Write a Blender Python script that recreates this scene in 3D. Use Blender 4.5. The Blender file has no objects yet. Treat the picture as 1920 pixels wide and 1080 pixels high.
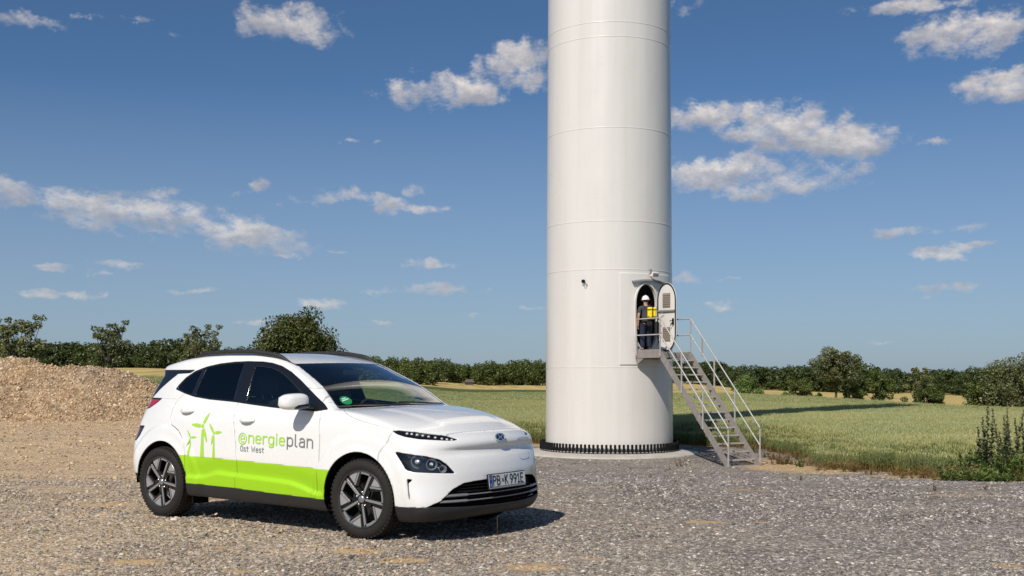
import bpy, bmesh, math, random
import numpy as np
from mathutils import Vector, Matrix, Euler
R = math.radians
random.seed(7); np.random.seed(7)
S = bpy.context.scene
COL = S.collection

# ------------------------------------------------------------------ camera, sky, sun, exposure
EYE = 1.392
cd = bpy.data.cameras.new('camera'); cam = bpy.data.objects.new('camera', cd); COL.objects.link(cam)
cam.location = (0, 0, EYE); cam.rotation_euler = (R(90), 0, 0)
cd.sensor_width = 36; cd.lens = 36*2150/1920; cd.shift_y = 157/1920; cd.clip_end = 20000; cd.clip_start = .1
S.camera = cam
SUN_AZ = R(24); SUN_EL = R(43)          # light travels towards +X sin, +Y cos
sd = bpy.data.lights.new('sun', 'SUN'); sun = bpy.data.objects.new('sun', sd); COL.objects.link(sun)
sd.energy = 4.4; sd.angle = R(.53); sd.color = (1, .93, .83)
tosun = Vector((-math.sin(SUN_AZ)*math.cos(SUN_EL), -math.cos(SUN_AZ)*math.cos(SUN_EL), math.sin(SUN_EL)))
sun.rotation_euler = tosun.to_track_quat('Z', 'Y').to_euler(); sun.location = (-10, -20, 25)
S.view_settings.view_transform = 'Standard'; S.view_settings.look = 'None'
S.view_settings.exposure = 0; S.view_settings.gamma = 1; S.view_settings.use_curve_mapping = False

class N:
    """small helper to write node graphs"""
    def __init__(s, nt): s.nt = nt; s.n = nt.nodes; s.l = nt.links
    def new(s, t, **kw):
        o = s.n.new(t)
        for k, v in kw.items(): setattr(o, k, v)
        return o
    def put(s, sock, v):
        if isinstance(v, bpy.types.NodeSocket): s.l.new(v, sock)
        elif v is not None: sock.default_value = v
    def m(s, op, a, b=None, c=None, clamp=False):
        o = s.new('ShaderNodeMath', operation=op, use_clamp=clamp)
        s.put(o.inputs[0], a); s.put(o.inputs[1], b); s.put(o.inputs[2], c); return o.outputs[0]
    def vm(s, op, a, b=None, out=0):
        o = s.new('ShaderNodeVectorMath', operation=op); s.put(o.inputs[0], a); s.put(o.inputs[1], b); return o.outputs[out]
    def noise(s, vec, scale, detail=3, rough=.55, dist=0, out='Fac', dims='3D'):
        o = s.new('ShaderNodeTexNoise', noise_dimensions=dims); s.put(o.inputs['Vector'], vec)
        o.inputs['Scale'].default_value = scale; o.inputs['Detail'].default_value = detail
        o.inputs['Roughness'].default_value = rough; o.inputs['Distortion'].default_value = dist; return o.outputs[out]
    def vor(s, vec, scale, out='Distance', feature='F1', rnd=1):
        o = s.new('ShaderNodeTexVoronoi', feature=feature); s.put(o.inputs['Vector'], vec)
        o.inputs['Scale'].default_value = scale; o.inputs['Randomness'].default_value = rnd; return o.outputs[out]
    def ramp(s, fac, stops, interp='LINEAR'):
        o = s.new('ShaderNodeValToRGB'); s.put(o.inputs[0], fac); r = o.color_ramp; r.interpolation = interp
        while len(r.elements) < len(stops): r.elements.new(.5)
        for e, (p, c) in zip(r.elements, stops): e.position = p; e.color = (c[0], c[1], c[2], 1) if len(c) > 1 else (c[0],)*3+(1,)
        return o.outputs[0]
    def mix(s, f, a, b, mode='MIX'):
        o = s.new('ShaderNodeMix', data_type='RGBA', blend_type=mode); s.put(o.inputs[0], f)
        s.put(o.inputs[6], a if isinstance(a, bpy.types.NodeSocket) else (*a, 1)); s.put(o.inputs[7], b if isinstance(b, bpy.types.NodeSocket) else (*b, 1)); return o.outputs[2]
    def rng(s, v, a, b, c=0, d=1, smooth=False):
        o = s.new('ShaderNodeMapRange', interpolation_type='SMOOTHSTEP' if smooth else 'LINEAR'); s.put(o.inputs[0], v)
        for i, k in zip((1, 2, 3, 4), (a, b, c, d)): s.put(o.inputs[i], k)
        return o.outputs[0]
    def bump(s, h, strength=.3, dist=.01):
        o = s.new('ShaderNodeBump'); s.put(o.inputs['Height'], h); o.inputs['Strength'].default_value = strength; o.inputs['Distance'].default_value = dist; return o.outputs[0]

# sky: Nishita air plus fair-weather cumulus given by direction (azimuth, elevation)
W = bpy.data.worlds.new('World'); S.world = W; W.use_nodes = True
W.cycles.sampling_method = 'MANUAL'; W.cycles.sample_map_resolution = 64
w = N(W.node_tree); w.n.clear()
wo = w.new('ShaderNodeOutputWorld'); bg = w.new('ShaderNodeBackground'); w.l.new(bg.outputs[0], wo.inputs[0])
sky = w.new('ShaderNodeTexSky', sky_type='NISHITA'); sky.sun_disc = False
sky.sun_elevation = SUN_EL; sky.sun_rotation = math.atan2(tosun.x, tosun.y)
sky.altitude = 100; sky.air_density = .6; sky.dust_density = .6; sky.ozone_density = 5.2
bg.inputs[1].default_value = .079
tc = w.new('ShaderNodeTexCoord').outputs['Generated']
sp = w.new('ShaderNodeSeparateXYZ'); w.l.new(tc, sp.inputs[0])
AZ = w.m('ARCTAN2', sp.outputs[0], sp.outputs[1]); EL = w.m('ARCSINE', sp.outputs[2])
def ang(u, v):
    a = math.atan2(u-960, 2150); return a, math.atan2((697-v)*math.cos(a), 2150)
CLOUDS = [  # centre px, half width, half height, density
 (560,45,95,36,.9),(620,62,40,22,.5),(530,12,45,18,.6),(815,166,90,34,1),(890,172,60,22,.8),(968,116,66,36,1),(985,150,60,22,.8),(925,122,40,24,.6),
 (1450,228,130,36,1),(1330,220,90,30,1),(1560,262,130,30,1),(1670,244,60,16,.8),(1380,312,125,24,1),(1330,330,80,26,1),(1490,338,95,26,1),(1420,358,70,16,.9),(1435,205,70,28,.9),
 (1800,70,105,34,1),(1860,62,90,38,1),(1900,158,80,22,1),(1720,8,110,14,1),(1800,45,60,26,.7),
 (60,372,120,26,1),(20,350,60,20,.8),(230,392,160,26,1),(330,415,110,24,1),(240,410,150,24,1),(300,362,50,12,.6),(470,442,85,24,1),(540,465,60,16,.8),(290,435,70,14,.8),(545,481,45,7,.8),
 (552,378,38,18,.7),(650,366,70,15,1),(735,385,42,20,.9),(775,352,30,14,.6),(800,393,45,11,.8),(490,350,22,12,.8),(450,362,25,8,.4),
 (100,503,52,8,.9),(225,493,45,9,.9),(178,515,22,6,.8),(75,548,48,9,.9),(160,553,32,6,.7),(385,545,60,6,.5),(600,566,48,10,1),(477,603,28,6,.9),
 (815,540,95,13,.9),(815,495,35,8,.7),(755,497,40,5,.4),(620,472,45,4,.4),(890,588,40,5,.5),(715,605,30,5,.6),(1285,525,30,14,.7),(1002,574,20,5,.7),
 (1797,430,58,13,1),(1680,438,38,10,1),(1755,477,50,11,1),(1820,458,40,9,.9),(1790,539,65,9,.9),(1352,572,38,8,.9),(1658,641,25,5,.8),(1750,550,40,6,.4),(1370,528,40,5,.3),(1470,322,180,24,.6),
 (50,42,80,18,.45),(160,30,30,8,.3),(270,40,40,8,.3),(325,65,30,8,.3),(655,266,16,6,.4),(705,272,20,6,.4),(1745,265,30,8,.5),(1275,10,50,20,.5)]
crd = w.new('ShaderNodeCombineXYZ'); w.l.new(AZ, crd.inputs[0]); w.l.new(w.m('MULTIPLY', EL, 1.5), crd.inputs[1])
n1 = w.noise(crd.outputs[0], 19, 9, .64)
n2 = w.noise(w.vm('ADD', crd.outputs[0], (.006, -.012, 0)), 19, 9, .64)       # same field sampled towards the light: which side of a puff is lit
n3 = w.noise(crd.outputs[0], 9, 3, .5)
mask = None; base = None
crd2 = w.new('ShaderNodeCombineXYZ'); w.l.new(AZ, crd2.inputs[0]); w.l.new(EL, crd2.inputs[1])
warp = w.vm('MULTIPLY', w.vm('SUBTRACT', w.noise(crd.outputs[0], 34, 4, .6, out='Color'), (.5, .5, .5)), (.050, .022, 0)); crd2 = w.vm('ADD', crd2.outputs[0], warp)
for (u, v, hw, hh, dn) in CLOUDS:
    a, e = ang(u, v); sa = hw*1.04/2150; se = hh*1.06/2150
    d = w.new('ShaderNodeVectorMath', operation='MULTIPLY_ADD'); w.l.new(crd2, d.inputs[0]); d.inputs[1].default_value = (1/sa, 1/se, 0); d.inputs[2].default_value = (-a/sa, -e/se, 0)
    q = w.m('SUBTRACT', dn*1.0, w.vm('DOT_PRODUCT', d.outputs[0], d.outputs[0], out=1))
    mask = w.m('MAXIMUM', q, -3.0) if mask is None else w.m('SMOOTH_MAX', mask, q, .35)
    if hh >= 16:                                      # lit top / grey base inside this puff
        bb = w.m('MULTIPLY', w.m('MAXIMUM', w.m('ADD', q, .4), 0), w.vm('DOT_PRODUCT', d.outputs[0], (0, 1, 0), out=1))
        base = bb if base is None else w.m('ADD', base, bb)
# fair-weather clouds also drift outside the photograph's view
out = w.m('GREATER_THAN', w.m('ABSOLUTE', AZ), .52)
wide = w.m('MULTIPLY', w.rng(w.noise(crd.outputs[0], 2.6, 5, .6), .53, .68, -2.5, 1.2), 1)
wide = w.m('MINIMUM', wide, w.rng(EL, .02, .08, -3, 1.5))
hi = w.m('GREATER_THAN', EL, .42)
sel = w.m('MAXIMUM', out, hi)
mask = w.m('ADD', w.m('MULTIPLY', mask, w.m('SUBTRACT', 1, sel)), w.m('MULTIPLY', wide, sel))
dens = w.m('ADD', mask, w.m('MULTIPLY', w.m('ADD', w.m('SUBTRACT', n1, .515), w.m('MULTIPLY', w.m('SUBTRACT', w.noise(crd.outputs[0], 75, 5, .65), .5), .45)), 5.4))
alpha = w.rng(dens, -.30, 1.35, 0, .94, True)
lit = w.m('ADD', w.m('MULTIPLY', w.m('SUBTRACT', n1, n2), -3.2), w.m('ADD', w.m('MULTIPLY', base, .30), w.m('MULTIPLY', n3, .55)))
ccol = w.ramp(w.rng(lit, -.25, .75), [(0, (4.6, 4.7, 5.3)), (.4, (6.6, 6.4, 6.6)), (1, (10.9, 10.0, 9.2))])
haze = w.rng(EL, 0, .22, .55, 1)                       # low clouds are paler against the haze
alpha = w.m('MULTIPLY', alpha, haze)
skyc = w.mix(1, sky.outputs[0], (.93, 1.11, 1.12), 'MULTIPLY')
skyc = w.mix(w.rng(EL, -.01, .24, .72, 0), skyc, (4.1, 4.75, 5.5))          # summer haze greys the lowest sky all the way round
w.l.new(w.mix(alpha, skyc, ccol), bg.inputs[0])

# ------------------------------------------------------------------ helpers
def mat(name, col=(.5, .5, .5), rough=.5, metal=0, coat=0, spec=.5):
    m_ = bpy.data.materials.new(name); m_.use_nodes = True
    b = m_.node_tree.nodes['Principled BSDF']
    b.inputs['Base Color'].default_value = (*col, 1); b.inputs['Roughness'].default_value = rough
    b.inputs['Metallic'].default_value = metal; b.inputs['Coat Weight'].default_value = coat; b.inputs['Specular IOR Level'].default_value = spec
    return m_
def nodes(m_): return N(m_.node_tree), m_.node_tree.nodes['Principled BSDF']
def grime(name, col, rough, amount=.15, scale=6, **kw):
    m_ = mat(name, col, rough, **kw); g, b = nodes(m_)
    o = g.new('ShaderNodeTexCoord').outputs['Object']
    n = g.noise(o, scale, 6, .65); n_ = g.noise(o, scale*9, 3, .6)
    f = g.m('ADD', g.m('MULTIPLY', n, .7), g.m('MULTIPLY', n_, .3))
    g.l.new(g.mix(g.rng(f, .35, .7), tuple(c*(1-amount) for c in col), tuple(min(1, c*(1+amount*.5)) for c in col)), b.inputs['Base Color'])
    g.l.new(g.rng(f, .3, .7, rough*.8, min(1, rough*1.25)), b.inputs['Roughness'])
    return m_
def link(name, me, parent=None, m_=None, loc=None, **props):
    o = bpy.data.objects.new(name, me); COL.objects.link(o)
    if parent is not None: o.parent = parent
    if m_ is not None and me is not None and not me.materials: me.materials.append(m_)
    if loc is not None: o.location = loc
    for k, v in props.items(): o[k] = v
    return o
def thing(name, label, cat, loc=(0, 0, 0), rotz=0, group=None):
    o = link(name, None, None, None, loc); o.rotation_euler = (0, 0, rotz); o['label'] = label; o['category'] = cat
    if group: o['group'] = group
    return o
def mesh(V, F, name='m', smooth=False):
    me = bpy.data.meshes.new(name); me.from_pydata([tuple(map(float, v)) for v in V], [], [tuple(map(int, f)) for f in F]); me.update()
    if smooth: me.polygons.foreach_set('use_smooth', [True]*len(me.polygons))
    return me
class MB:
    """collects shapes into one mesh"""
    def __init__(s): s.V = []; s.F = []
    def add(s, V, F):
        o = len(s.V); s.V += [tuple(v) for v in V]; s.F += [tuple(i+o for i in f) for f in F]; return s
    def box(s, a, b, M=None):
        x0, y0, z0 = a; x1, y1, z1 = b
        V = [Vector(p) for p in ((x0,y0,z0),(x1,y0,z0),(x1,y1,z0),(x0,y1,z0),(x0,y0,z1),(x1,y0,z1),(x1,y1,z1),(x0,y1,z1))]
        if M: V = [M @ v for v in V]
        return s.add(V, [(0,3,2,1),(4,5,6,7),(0,1,5,4),(1,2,6,5),(2,3,7,6),(3,0,4,7)])
    def bar(s, p, q, w_, h_=None, up=(0, 0, 1)):
        p = Vector(p); q = Vector(q); d = (q-p); L = d.length; d.normalize(); up = Vector(up)
        if abs(d.dot(up)) > .98: up = Vector((1, 0, 0))
        x = d.cross(up).normalized(); y = x.cross(d).normalized(); h_ = h_ or w_
        V = []
        for e in (p, q):
            for sx, sy in ((-1,-1),(1,-1),(1,1),(-1,1)): V.append(e+x*sx*w_/2+y*sy*h_/2)
        return s.add(V, [(3,2,1,0),(4,5,6,7),(0,1,5,4),(1,2,6,5),(2,3,7,6),(3,0,4,7)])
    def tube(s, pts, r, n=8, cap=True):
        pts = [Vector(p) for p in pts]; rr = r if isinstance(r, (list, tuple)) else [r]*len(pts); V = []; F = []
        ref = None
        for i, p in enumerate(pts):
            d = (pts[min(i+1, len(pts)-1)]-pts[max(i-1, 0)]).normalized()
            if ref is None: ref = Vector((0, 0, 1)) if abs(d.z) < .9 else Vector((1, 0, 0))
            x = d.cross(ref).normalized(); y = x.cross(d).normalized(); ref = y
            for k in range(n):
                a = 2*math.pi*k/n; V.append(p+x*math.cos(a)*rr[i]+y*math.sin(a)*rr[i])
        for i in range(len(pts)-1):
            for k in range(n): F.append((i*n+k, i*n+(k+1) % n, (i+1)*n+(k+1) % n, (i+1)*n+k))
        if cap: F.append(tuple(reversed(range(n)))); F.append(tuple((len(pts)-1)*n+k for k in range(n)))
        return s.add(V, F)
    def lathe(s, prof, n=32, axis='z', M=None, closed=False):
        V = []; F = []
        for k in range(n):
            a = 2*math.pi*k/n
            for (r, h) in prof:
                v = Vector((r*math.cos(a), r*math.sin(a), h)) if axis == 'z' else Vector((r*math.cos(a), h, r*math.sin(a)))
                V.append(M @ v if M else v)
        m_ = len(prof)
        for k in range(n):
            for i in range(m_-1 if not closed else m_):
                j = (i+1) % m_; k2 = (k+1) % n
                F.append((k*m_+i, k2*m_+i, k2*m_+j, k*m_+j))
        return s.add(V, F)
    def build(s, name, m_, parent=None, smooth=False, bevel=0, **props):
        me = mesh(s.V, s.F, name, smooth)
        if smooth: 
            try: me.set_sharp_from_angle(angle=R(38))
            except Exception: pass
        o = link(name, me, parent, m_, **props)
        if bevel:
            b = o.modifiers.new('bevel', 'BEVEL'); b.width = bevel; b.segments = 2; b.limit_method = 'ANGLE'; b.angle_limit = R(35)
        return o
def interp(x, xs, ys): return np.interp(x, xs, ys)
def sint(x, pts):
    """smooth interpolation through points (monotone-ish Catmull-Rom), numpy"""
    xs = np.array([p[0] for p in pts], float); ys = np.array([p[1] for p in pts], float)
    x = np.clip(np.asarray(x, float), xs[0], xs[-1]); h = np.diff(xs); d = np.diff(ys)/h
    m_ = np.zeros(len(xs)); m_[0] = d[0]; m_[-1] = d[-1]
    for i in range(1, len(xs)-1):
        m_[i] = 0 if d[i-1]*d[i] <= 0 else (h[i-1]+h[i])*2*d[i-1]*d[i]/((2*h[i]+h[i-1])*d[i]+(h[i]+2*h[i-1])*d[i-1])*1.0*.6667 if False else 0 if d[i-1]*d[i] <= 0 else 2*d[i-1]*d[i]/(d[i-1]+d[i])
    i = np.clip(np.searchsorted(xs, x, 'right')-1, 0, len(xs)-2); t = (x-xs[i])/h[i]
    return (2*t**3-3*t**2+1)*ys[i]+(t**3-2*t**2+t)*h[i]*m_[i]+(-2*t**3+3*t**2)*ys[i+1]+(t**3-t**2)*h[i]*m_[i+1]
def sstep(t): t = np.clip(t, 0, 1); return t*t*(3-2*t)
def smax(a, b, k): h = np.maximum(k-np.abs(a-b), 0)/k; return np.maximum(a, b)+h*h*k*.25
def polysdf(P, poly):
    """signed distance, positive inside"""
    poly = np.array(poly, float); d = np.full(len(P), 1e9); ins = np.zeros(len(P), bool); n = len(poly)
    for i in range(n):
        a = poly[i]; b = poly[(i+1) % n]; e = b-a; q = P-a; t = np.clip((q@e)/max(1e-12, e@e), 0, 1)
        d = np.minimum(d, np.hypot(*(q-t[:, None]*e).T))
        c = ((a[1] > P[:, 1]) != (b[1] > P[:, 1])) & (P[:, 0] < (b[0]-a[0])*(P[:, 1]-a[1])/(b[1]-a[1]+1e-15)+a[0]); ins ^= c
    return np.where(ins, d, -d)
def clip(V, F, d):
    d = np.where(np.abs(d) < 1e-7, 1e-7, d); pos = (d > 0).tolist(); Fi = []; Fo = []; new = []; cache = {}; n0 = len(V)
    dl = d
    for f in F:
        s_ = 0
        for i in f: s_ += pos[i]
        if s_ == len(f): Fi.append(f); continue
        if s_ == 0: Fo.append(f); continue
        a_ = []; b_ = []
        for k, i in enumerate(f):
            j = f[(k+1) % len(f)]
            (a_ if pos[i] else b_).append(i)
            if pos[i] != pos[j]:
                key = (i, j) if i < j else (j, i); c_ = cache.get(key)
                if c_ is None:
                    p, q = key; t = dl[p]/(dl[p]-dl[q]); new.append(V[p]+(V[q]-V[p])*t); c_ = cache[key] = n0+len(new)-1
                a_.append(c_); b_.append(c_)
        if len(a_) > 2: Fi.append(tuple(a_))
        if len(b_) > 2: Fo.append(tuple(b_))
    if new: V = np.concatenate([V, np.array(new)])
    return V, Fi, Fo
# ------------------------------------------------------------------ terrain
def zg(X, Y):
    X = np.asarray(X, float); Y = np.asarray(Y, float)
    base = sint(Y, [(-60, .1), (0, 0), (10.5, 0), (13, -.045), (16, -.20), (20, -.51), (24, -.83), (29, -1.13), (32.3, -1.285), (38, -1.29), (46, -1.36), (80, -1.85), (150, -2.1), (200, -1.95), (350, -1.5), (700, -1.5), (4000, -2)])
    lf = sstep((-X-5)/14)*sstep((Y-14)/20); base = base*(1-.5*lf)
    r = X/np.maximum(Y, 1)
    base = base+sstep((-r-.20)/.12)*sstep((Y-90)/150)*3.1-1.6*sstep((r-.15)/.30)*sstep((Y-42)/100)-2.3*sstep((r-.12)/.12)*sstep((Y-155)/190)
    return base
def vnoise(P, seed, scale):
    """cheap value noise for building surfaces"""
    rs = np.random.RandomState(seed); T = rs.rand(64, 64); q = P*scale; i = np.floor(q).astype(int); f = q-i; f = f*f*(3-2*f)
    g = lambda a, b: T[(i[:, 0]+a) % 64, (i[:, 1]+b) % 64]
    return (g(0, 0)*(1-f[:, 0])+g(1, 0)*f[:, 0])*(1-f[:, 1])+(g(0, 1)*(1-f[:, 0])+g(1, 1)*f[:, 0])*f[:, 1]-.5
FIELD = [(-70, 96), (-30, 70), (-14, 56), (-6, 48), (1, 43.2), (6.2, 43.0), (8.6, 39.2), (8.9, 34.8), (8.8, 29.5), (9.1, 26), (9.3, 23.7), (9.0, 19.3), (9.8, 15), (14, 8), (22, 1), (60, -6), (110, 50), (84, 112), (62, 141), (40, 150), (4, 150), (-60, 152), (-95, 150)]
def grid_mesh(xs_f, ys, name):
    V = []; F = []; n = None
    rows = []
    for y in ys: xs = xs_f(y); n = len(xs); rows.append(np.stack([xs, np.full(n, y)], 1))
    P = np.concatenate(rows); Z = zg(P[:, 0], P[:, 1])
    for i in range(len(ys)-1):
        for j in range(n-1): a = i*n+j; F.append((a, a+1, a+n+1, a+n))
    return P, Z, F
ys = np.concatenate([np.linspace(-60, 6, 12), np.arange(6.4, 30, .22), np.arange(30, 60, .6), np.geomspace(60, 3500, 60)])
P, Z, F = grid_mesh(lambda y: np.linspace(-1, 1, 121)*(14+1.15*max(y, 0)), ys, 'g')
near = sstep((40-P[:, 1])/10)*sstep((P[:, 1]-2)/3)
Z = Z+near*(.030*vnoise(P, 1, 1.1)+.014*vnoise(P, 2, 3.7))*(1-sstep((7-np.hypot(P[:, 0]+1.2, P[:, 1]-10.5))/3)*.7)
gm = mat('ground_surface', (.3, .28, .25), .95, spec=.2); g, b = nodes(gm)
oc = g.new('ShaderNodeTexCoord').outputs['Object']; sp = g.new('ShaderNodeSeparateXYZ'); g.l.new(oc, sp.inputs[0]); gx, gy = sp.outputs[0], sp.outputs[1]
def zone_tan(g, oc, gx, gy):
    """how sandy the gravel is: the yard towards the rubble heap and patches near the camera are limestone tan, towards the tower it is blue-grey slate chippings"""
    wob = g.m('MULTIPLY', g.m('SUBTRACT', g.noise(oc, .55, 4, .6), .5), 5)
    left = g.rng(g.m('ADD', g.m('ADD', g.m('MULTIPLY', gx, -1), g.m('MULTIPLY', gy, -.12)), wob), -4.0, 3.0, .16, .80, True)
    back = g.rng(g.m('ADD', gy, g.m('MULTIPLY', wob, .8)), 12.0, 21, 0, 1, True)
    bl = g.m('MULTIPLY', back, g.rng(gx, -4, -1.0, 1, 0, True))
    return g.m('MAXIMUM', left, bl)
zt = zone_tan(g, oc, gx, gy)
v1 = g.vor(oc, 30, 'Color'); v1f = g.vor(oc, 30, 'Distance'); v2 = g.vor(oc, 75, 'Color')
sepv = g.new('ShaderNodeSeparateColor'); g.l.new(v1, sepv.inputs[0]); sepw = g.new('ShaderNodeSeparateColor'); g.l.new(v2, sepw.inputs[0])
grey = g.ramp(sepv.outputs[0], [(0, (.075, .074, .08)), (.35, (.16, .155, .158)), (.75, (.29, .275, .265)), (1, (.52, .49, .45))])
tan = g.ramp(sepv.outputs[1], [(0, (.36, .245, .145)), (.4, (.64, .455, .275)), (.8, (.78, .59, .38)), (1, (.86, .71, .52))])
fine = g.ramp(sepw.outputs[0], [(0, (.5, .5, .5)), (1, (1.25, 1.25, 1.25))])
col = g.mix(1, g.mix(zt, grey, tan), fine, 'MULTIPLY')
patch = g.ramp(g.m('ADD', g.m('MULTIPLY', g.noise(oc, .9, 5, .7), .6), g.m('MULTIPLY', g.noise(oc, 9, 4, .75), .4)), [(.36, (.62, .62, .64)), (.5, (.92, .91, .90)), (.62, (1.1, 1.06, 1.0))])
col = g.mix(1, col, patch, 'MULTIPLY')
# sandy patches
SAND = [(1.80, 10.6, .22, .12, .8), (2.3, 10.6, .09, .06, .6), (-2.75, 8.4, .24, .13, .7), (-3.1, 8.15, .12, .07, .7), (-4.3, 12.2, .4, .3, .4), (-.8, 8.45, .25, .16, .4), (0.15, 8.15, .3, .2, .5), (.6, 8.5, .12, .08, .5), (3.6, 8.2, .2, .16, .3), (-1.9, 8.0, .15, .08, .5), (-2.3, 9.1, .14, .07, .4), (3.0, 14.5, .5, .35, .2), (1.1, 15.5, .7, .4, .2), (-1.2, 8.9, .3, .2, .4), (7.6, 31, 1.2, 4.5, .9), (8.6, 24, .8, 3.0, .7), (9.0, 18, .8, 3.5, .8), (5.2, 13.5, .6, .25, .4), (-.2, 14, .7, .2, .3), (3.5, 42.6, 9, 1.2, .9)]
def sandy(g, oc):
    sm = None; nw = g.noise(oc, 7, 6, .75)
    for (cx, cy, rx, ry, k) in SAND:
        d = g.new('ShaderNodeVectorMath', operation='MULTIPLY_ADD'); g.l.new(oc, d.inputs[0]); d.inputs[1].default_value = (1/rx, 1/ry, 0); d.inputs[2].default_value = (-cx/rx, -cy/ry, 0)
        q = g.m('SUBTRACT', k+.5, g.vm('DOT_PRODUCT', d.outputs[0], d.outputs[0], out=1)); sm = q if sm is None else g.m('MAXIMUM', sm, q)
    return g.rng(g.m('ADD', sm, g.m('MULTIPLY', g.m('SUBTRACT', nw, .5), 4.6)), .1, .9, 0, .72, True)
sm = sandy(g, oc)
col = g.mix(sm, col, g.ramp(g.noise(oc, 60, 4, .7), [(.3, (.42, .27, .12)), (.7, (.66, .46, .24))]))
# soil under the wheat, stubble-yellow field and far greens
wf = g.rng(gx, 8.2, 9.6, 0, 1, True)
soil = g.ramp(g.noise(oc, 25, 5, .7), [(.3, (.16, .10, .05)), (.7, (.33, .22, .12))])
wf2 = g.m('MAXIMUM', g.m('MULTIPLY', wf, g.rng(gy, 12, 14, 0, 1)), g.rng(gy, 42.4, 43.4, 0, 1))
wf2 = g.m('MULTIPLY', wf2, g.m('SUBTRACT', 1, g.m('MULTIPLY', g.rng(gx, -9, -11, 0, 1), g.rng(gy, 70, 66, 0, 1))))
col = g.mix(wf2, col, soil)
yel = g.ramp(g.noise(g.vm('MULTIPLY', oc, (.4, .05, 1)), 1, 4, .6), [(.3, (.30, .26, .09)), (.5, (.52, .39, .15)), (.75, (.62, .47, .20))])
grn = g.ramp(g.noise(g.vm('MULTIPLY', oc, (.3, .3, 1)), 1, 5, .7), [(.3, (.05, .075, .02)), (.7, (.12, .15, .045))])
far = g.mix(g.rng(g.m('ADD', g.m('ADD', gy, g.rng(gx, -18, -36, 0, 75)), g.m('MULTIPLY', g.noise(oc, .02, 2, .5), 60)), 232, 236), grn, g.mix(g.rng(gy, 420, 430), yel, grn))
yr = g.m('MULTIPLY', g.rng(g.m('DIVIDE', gx, gy), .13, .14), g.m('MULTIPLY', g.rng(gy, 150, 156), g.rng(gy, 260, 240)))
far = g.mix(yr, far, yel)
col = g.mix(g.m('MAXIMUM', g.rng(gy, 146, 150), g.rng(g.m('ADD', gy, g.m('MULTIPLY', g.m('SUBTRACT', gx, 62), 1.3)), 142, 146)), col, far)
g.l.new(col, b.inputs['Base Color'])
bh = g.m('ADD', g.m('MULTIPLY', v1f, -1.3), g.m('MULTIPLY', g.noise(oc, 120, 3, .7), .35))
g.l.new(g.bump(bh, .55, .015), b.inputs['Normal'])
ground = link('ground', mesh(np.column_stack([P, Z]), F, 'ground', True), None, gm, kind='structure')

# ---- gravel: one countless mass of loose chippings, scattered by geometry nodes from its own points
def scatter(name, protos, pts, m_, label, cat, tints=None):
    """one object: prototype meshes plus loose points; geometry nodes place a prototype on every point.
       pts: list (one per prototype) of arrays x,y,z, rx,ry,rz, sx,sy,sz"""
    V = []; F = []; idx = []; ispt = []; rot = []; scl = []
    for k, (pv, pf) in enumerate(protos):
        o = len(V); V += [tuple(v) for v in pv]; F += [tuple(i+o for i in f) for f in pf]; n = len(pv); idx += [k]*n; ispt += [0]*n; rot += [(0, 0, 0)]*n; scl += [(1, 1, 1)]*n
    nv = len(V); P_ = np.concatenate(pts); kk = np.concatenate([np.full(len(p), k) for k, p in enumerate(pts)])
    me = bpy.data.meshes.new(name); me.from_pydata(V+[tuple(p) for p in P_[:, :3].tolist()], [], F); me.update(); N_ = len(me.vertices)
    a = me.attributes.new('proto', 'INT', 'POINT'); a.data.foreach_set('value', np.concatenate([np.array(idx), kk+100]).astype(np.int32))
    a = me.attributes.new('turn', 'FLOAT_VECTOR', 'POINT'); a.data.foreach_set('vector', np.concatenate([np.array(rot, float), P_[:, 3:6]]).astype(np.float32).ravel())
    a = me.attributes.new('size', 'FLOAT_VECTOR', 'POINT'); a.data.foreach_set('vector', np.concatenate([np.array(scl, float), P_[:, 6:9]]).astype(np.float32).ravel())
    if tints: a = me.attributes.new('tint', 'FLOAT', 'POINT'); a.data.foreach_set('value', np.concatenate([np.concatenate(tints), np.zeros(len(P_))]).astype(np.float32))
    me.materials.append(m_); o = link(name, me, None, None, kind='stuff', label=label, category=cat)
    ng = bpy.data.node_groups.new(name, 'GeometryNodeTree'); ng.interface.new_socket('Geometry', in_out='INPUT', socket_type='NodeSocketGeometry'); ng.interface.new_socket('Geometry', in_out='OUTPUT', socket_type='NodeSocketGeometry')
    gi = ng.nodes.new('NodeGroupInput'); go = ng.nodes.new('NodeGroupOutput'); jn = ng.nodes.new('GeometryNodeJoinGeometry')
    def attr(nm, t):
        x = ng.nodes.new('GeometryNodeInputNamedAttribute'); x.data_type = t; x.inputs['Name'].default_value = nm; return x.outputs[0]
    at = attr('proto', 'INT'); tr = attr('turn', 'FLOAT_VECTOR'); sz = attr('size', 'FLOAT_VECTOR')
    def pick(v):
        c = ng.nodes.new('FunctionNodeCompare'); c.data_type = 'INT'; c.operation = 'EQUAL'
        ins = [i for i in c.inputs if i.enabled]; ng.links.new(at, ins[0]); ins[1].default_value = v
        s_ = ng.nodes.new('GeometryNodeSeparateGeometry'); s_.domain = 'POINT'; ng.links.new(gi.outputs[0], s_.inputs[0]); ng.links.new(c.outputs[0], s_.inputs[1]); return s_.outputs[0]
    for k in range(len(protos)):
        ip = ng.nodes.new('GeometryNodeInstanceOnPoints'); ng.links.new(pick(100+k), ip.inputs['Points']); ng.links.new(pick(k), ip.inputs['Instance'])
        er = ng.nodes.new('FunctionNodeEulerToRotation'); ng.links.new(tr, er.inputs[0]); ng.links.new(er.outputs[0], ip.inputs['Rotation']); ng.links.new(sz, ip.inputs['Scale'])
        ng.links.new(ip.outputs[0], jn.inputs[0])
    ng.links.new(jn.outputs[0], go.inputs[0])
    md = o.modifiers.new('scatter', 'NODES'); md.node_group = ng
    return o
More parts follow.
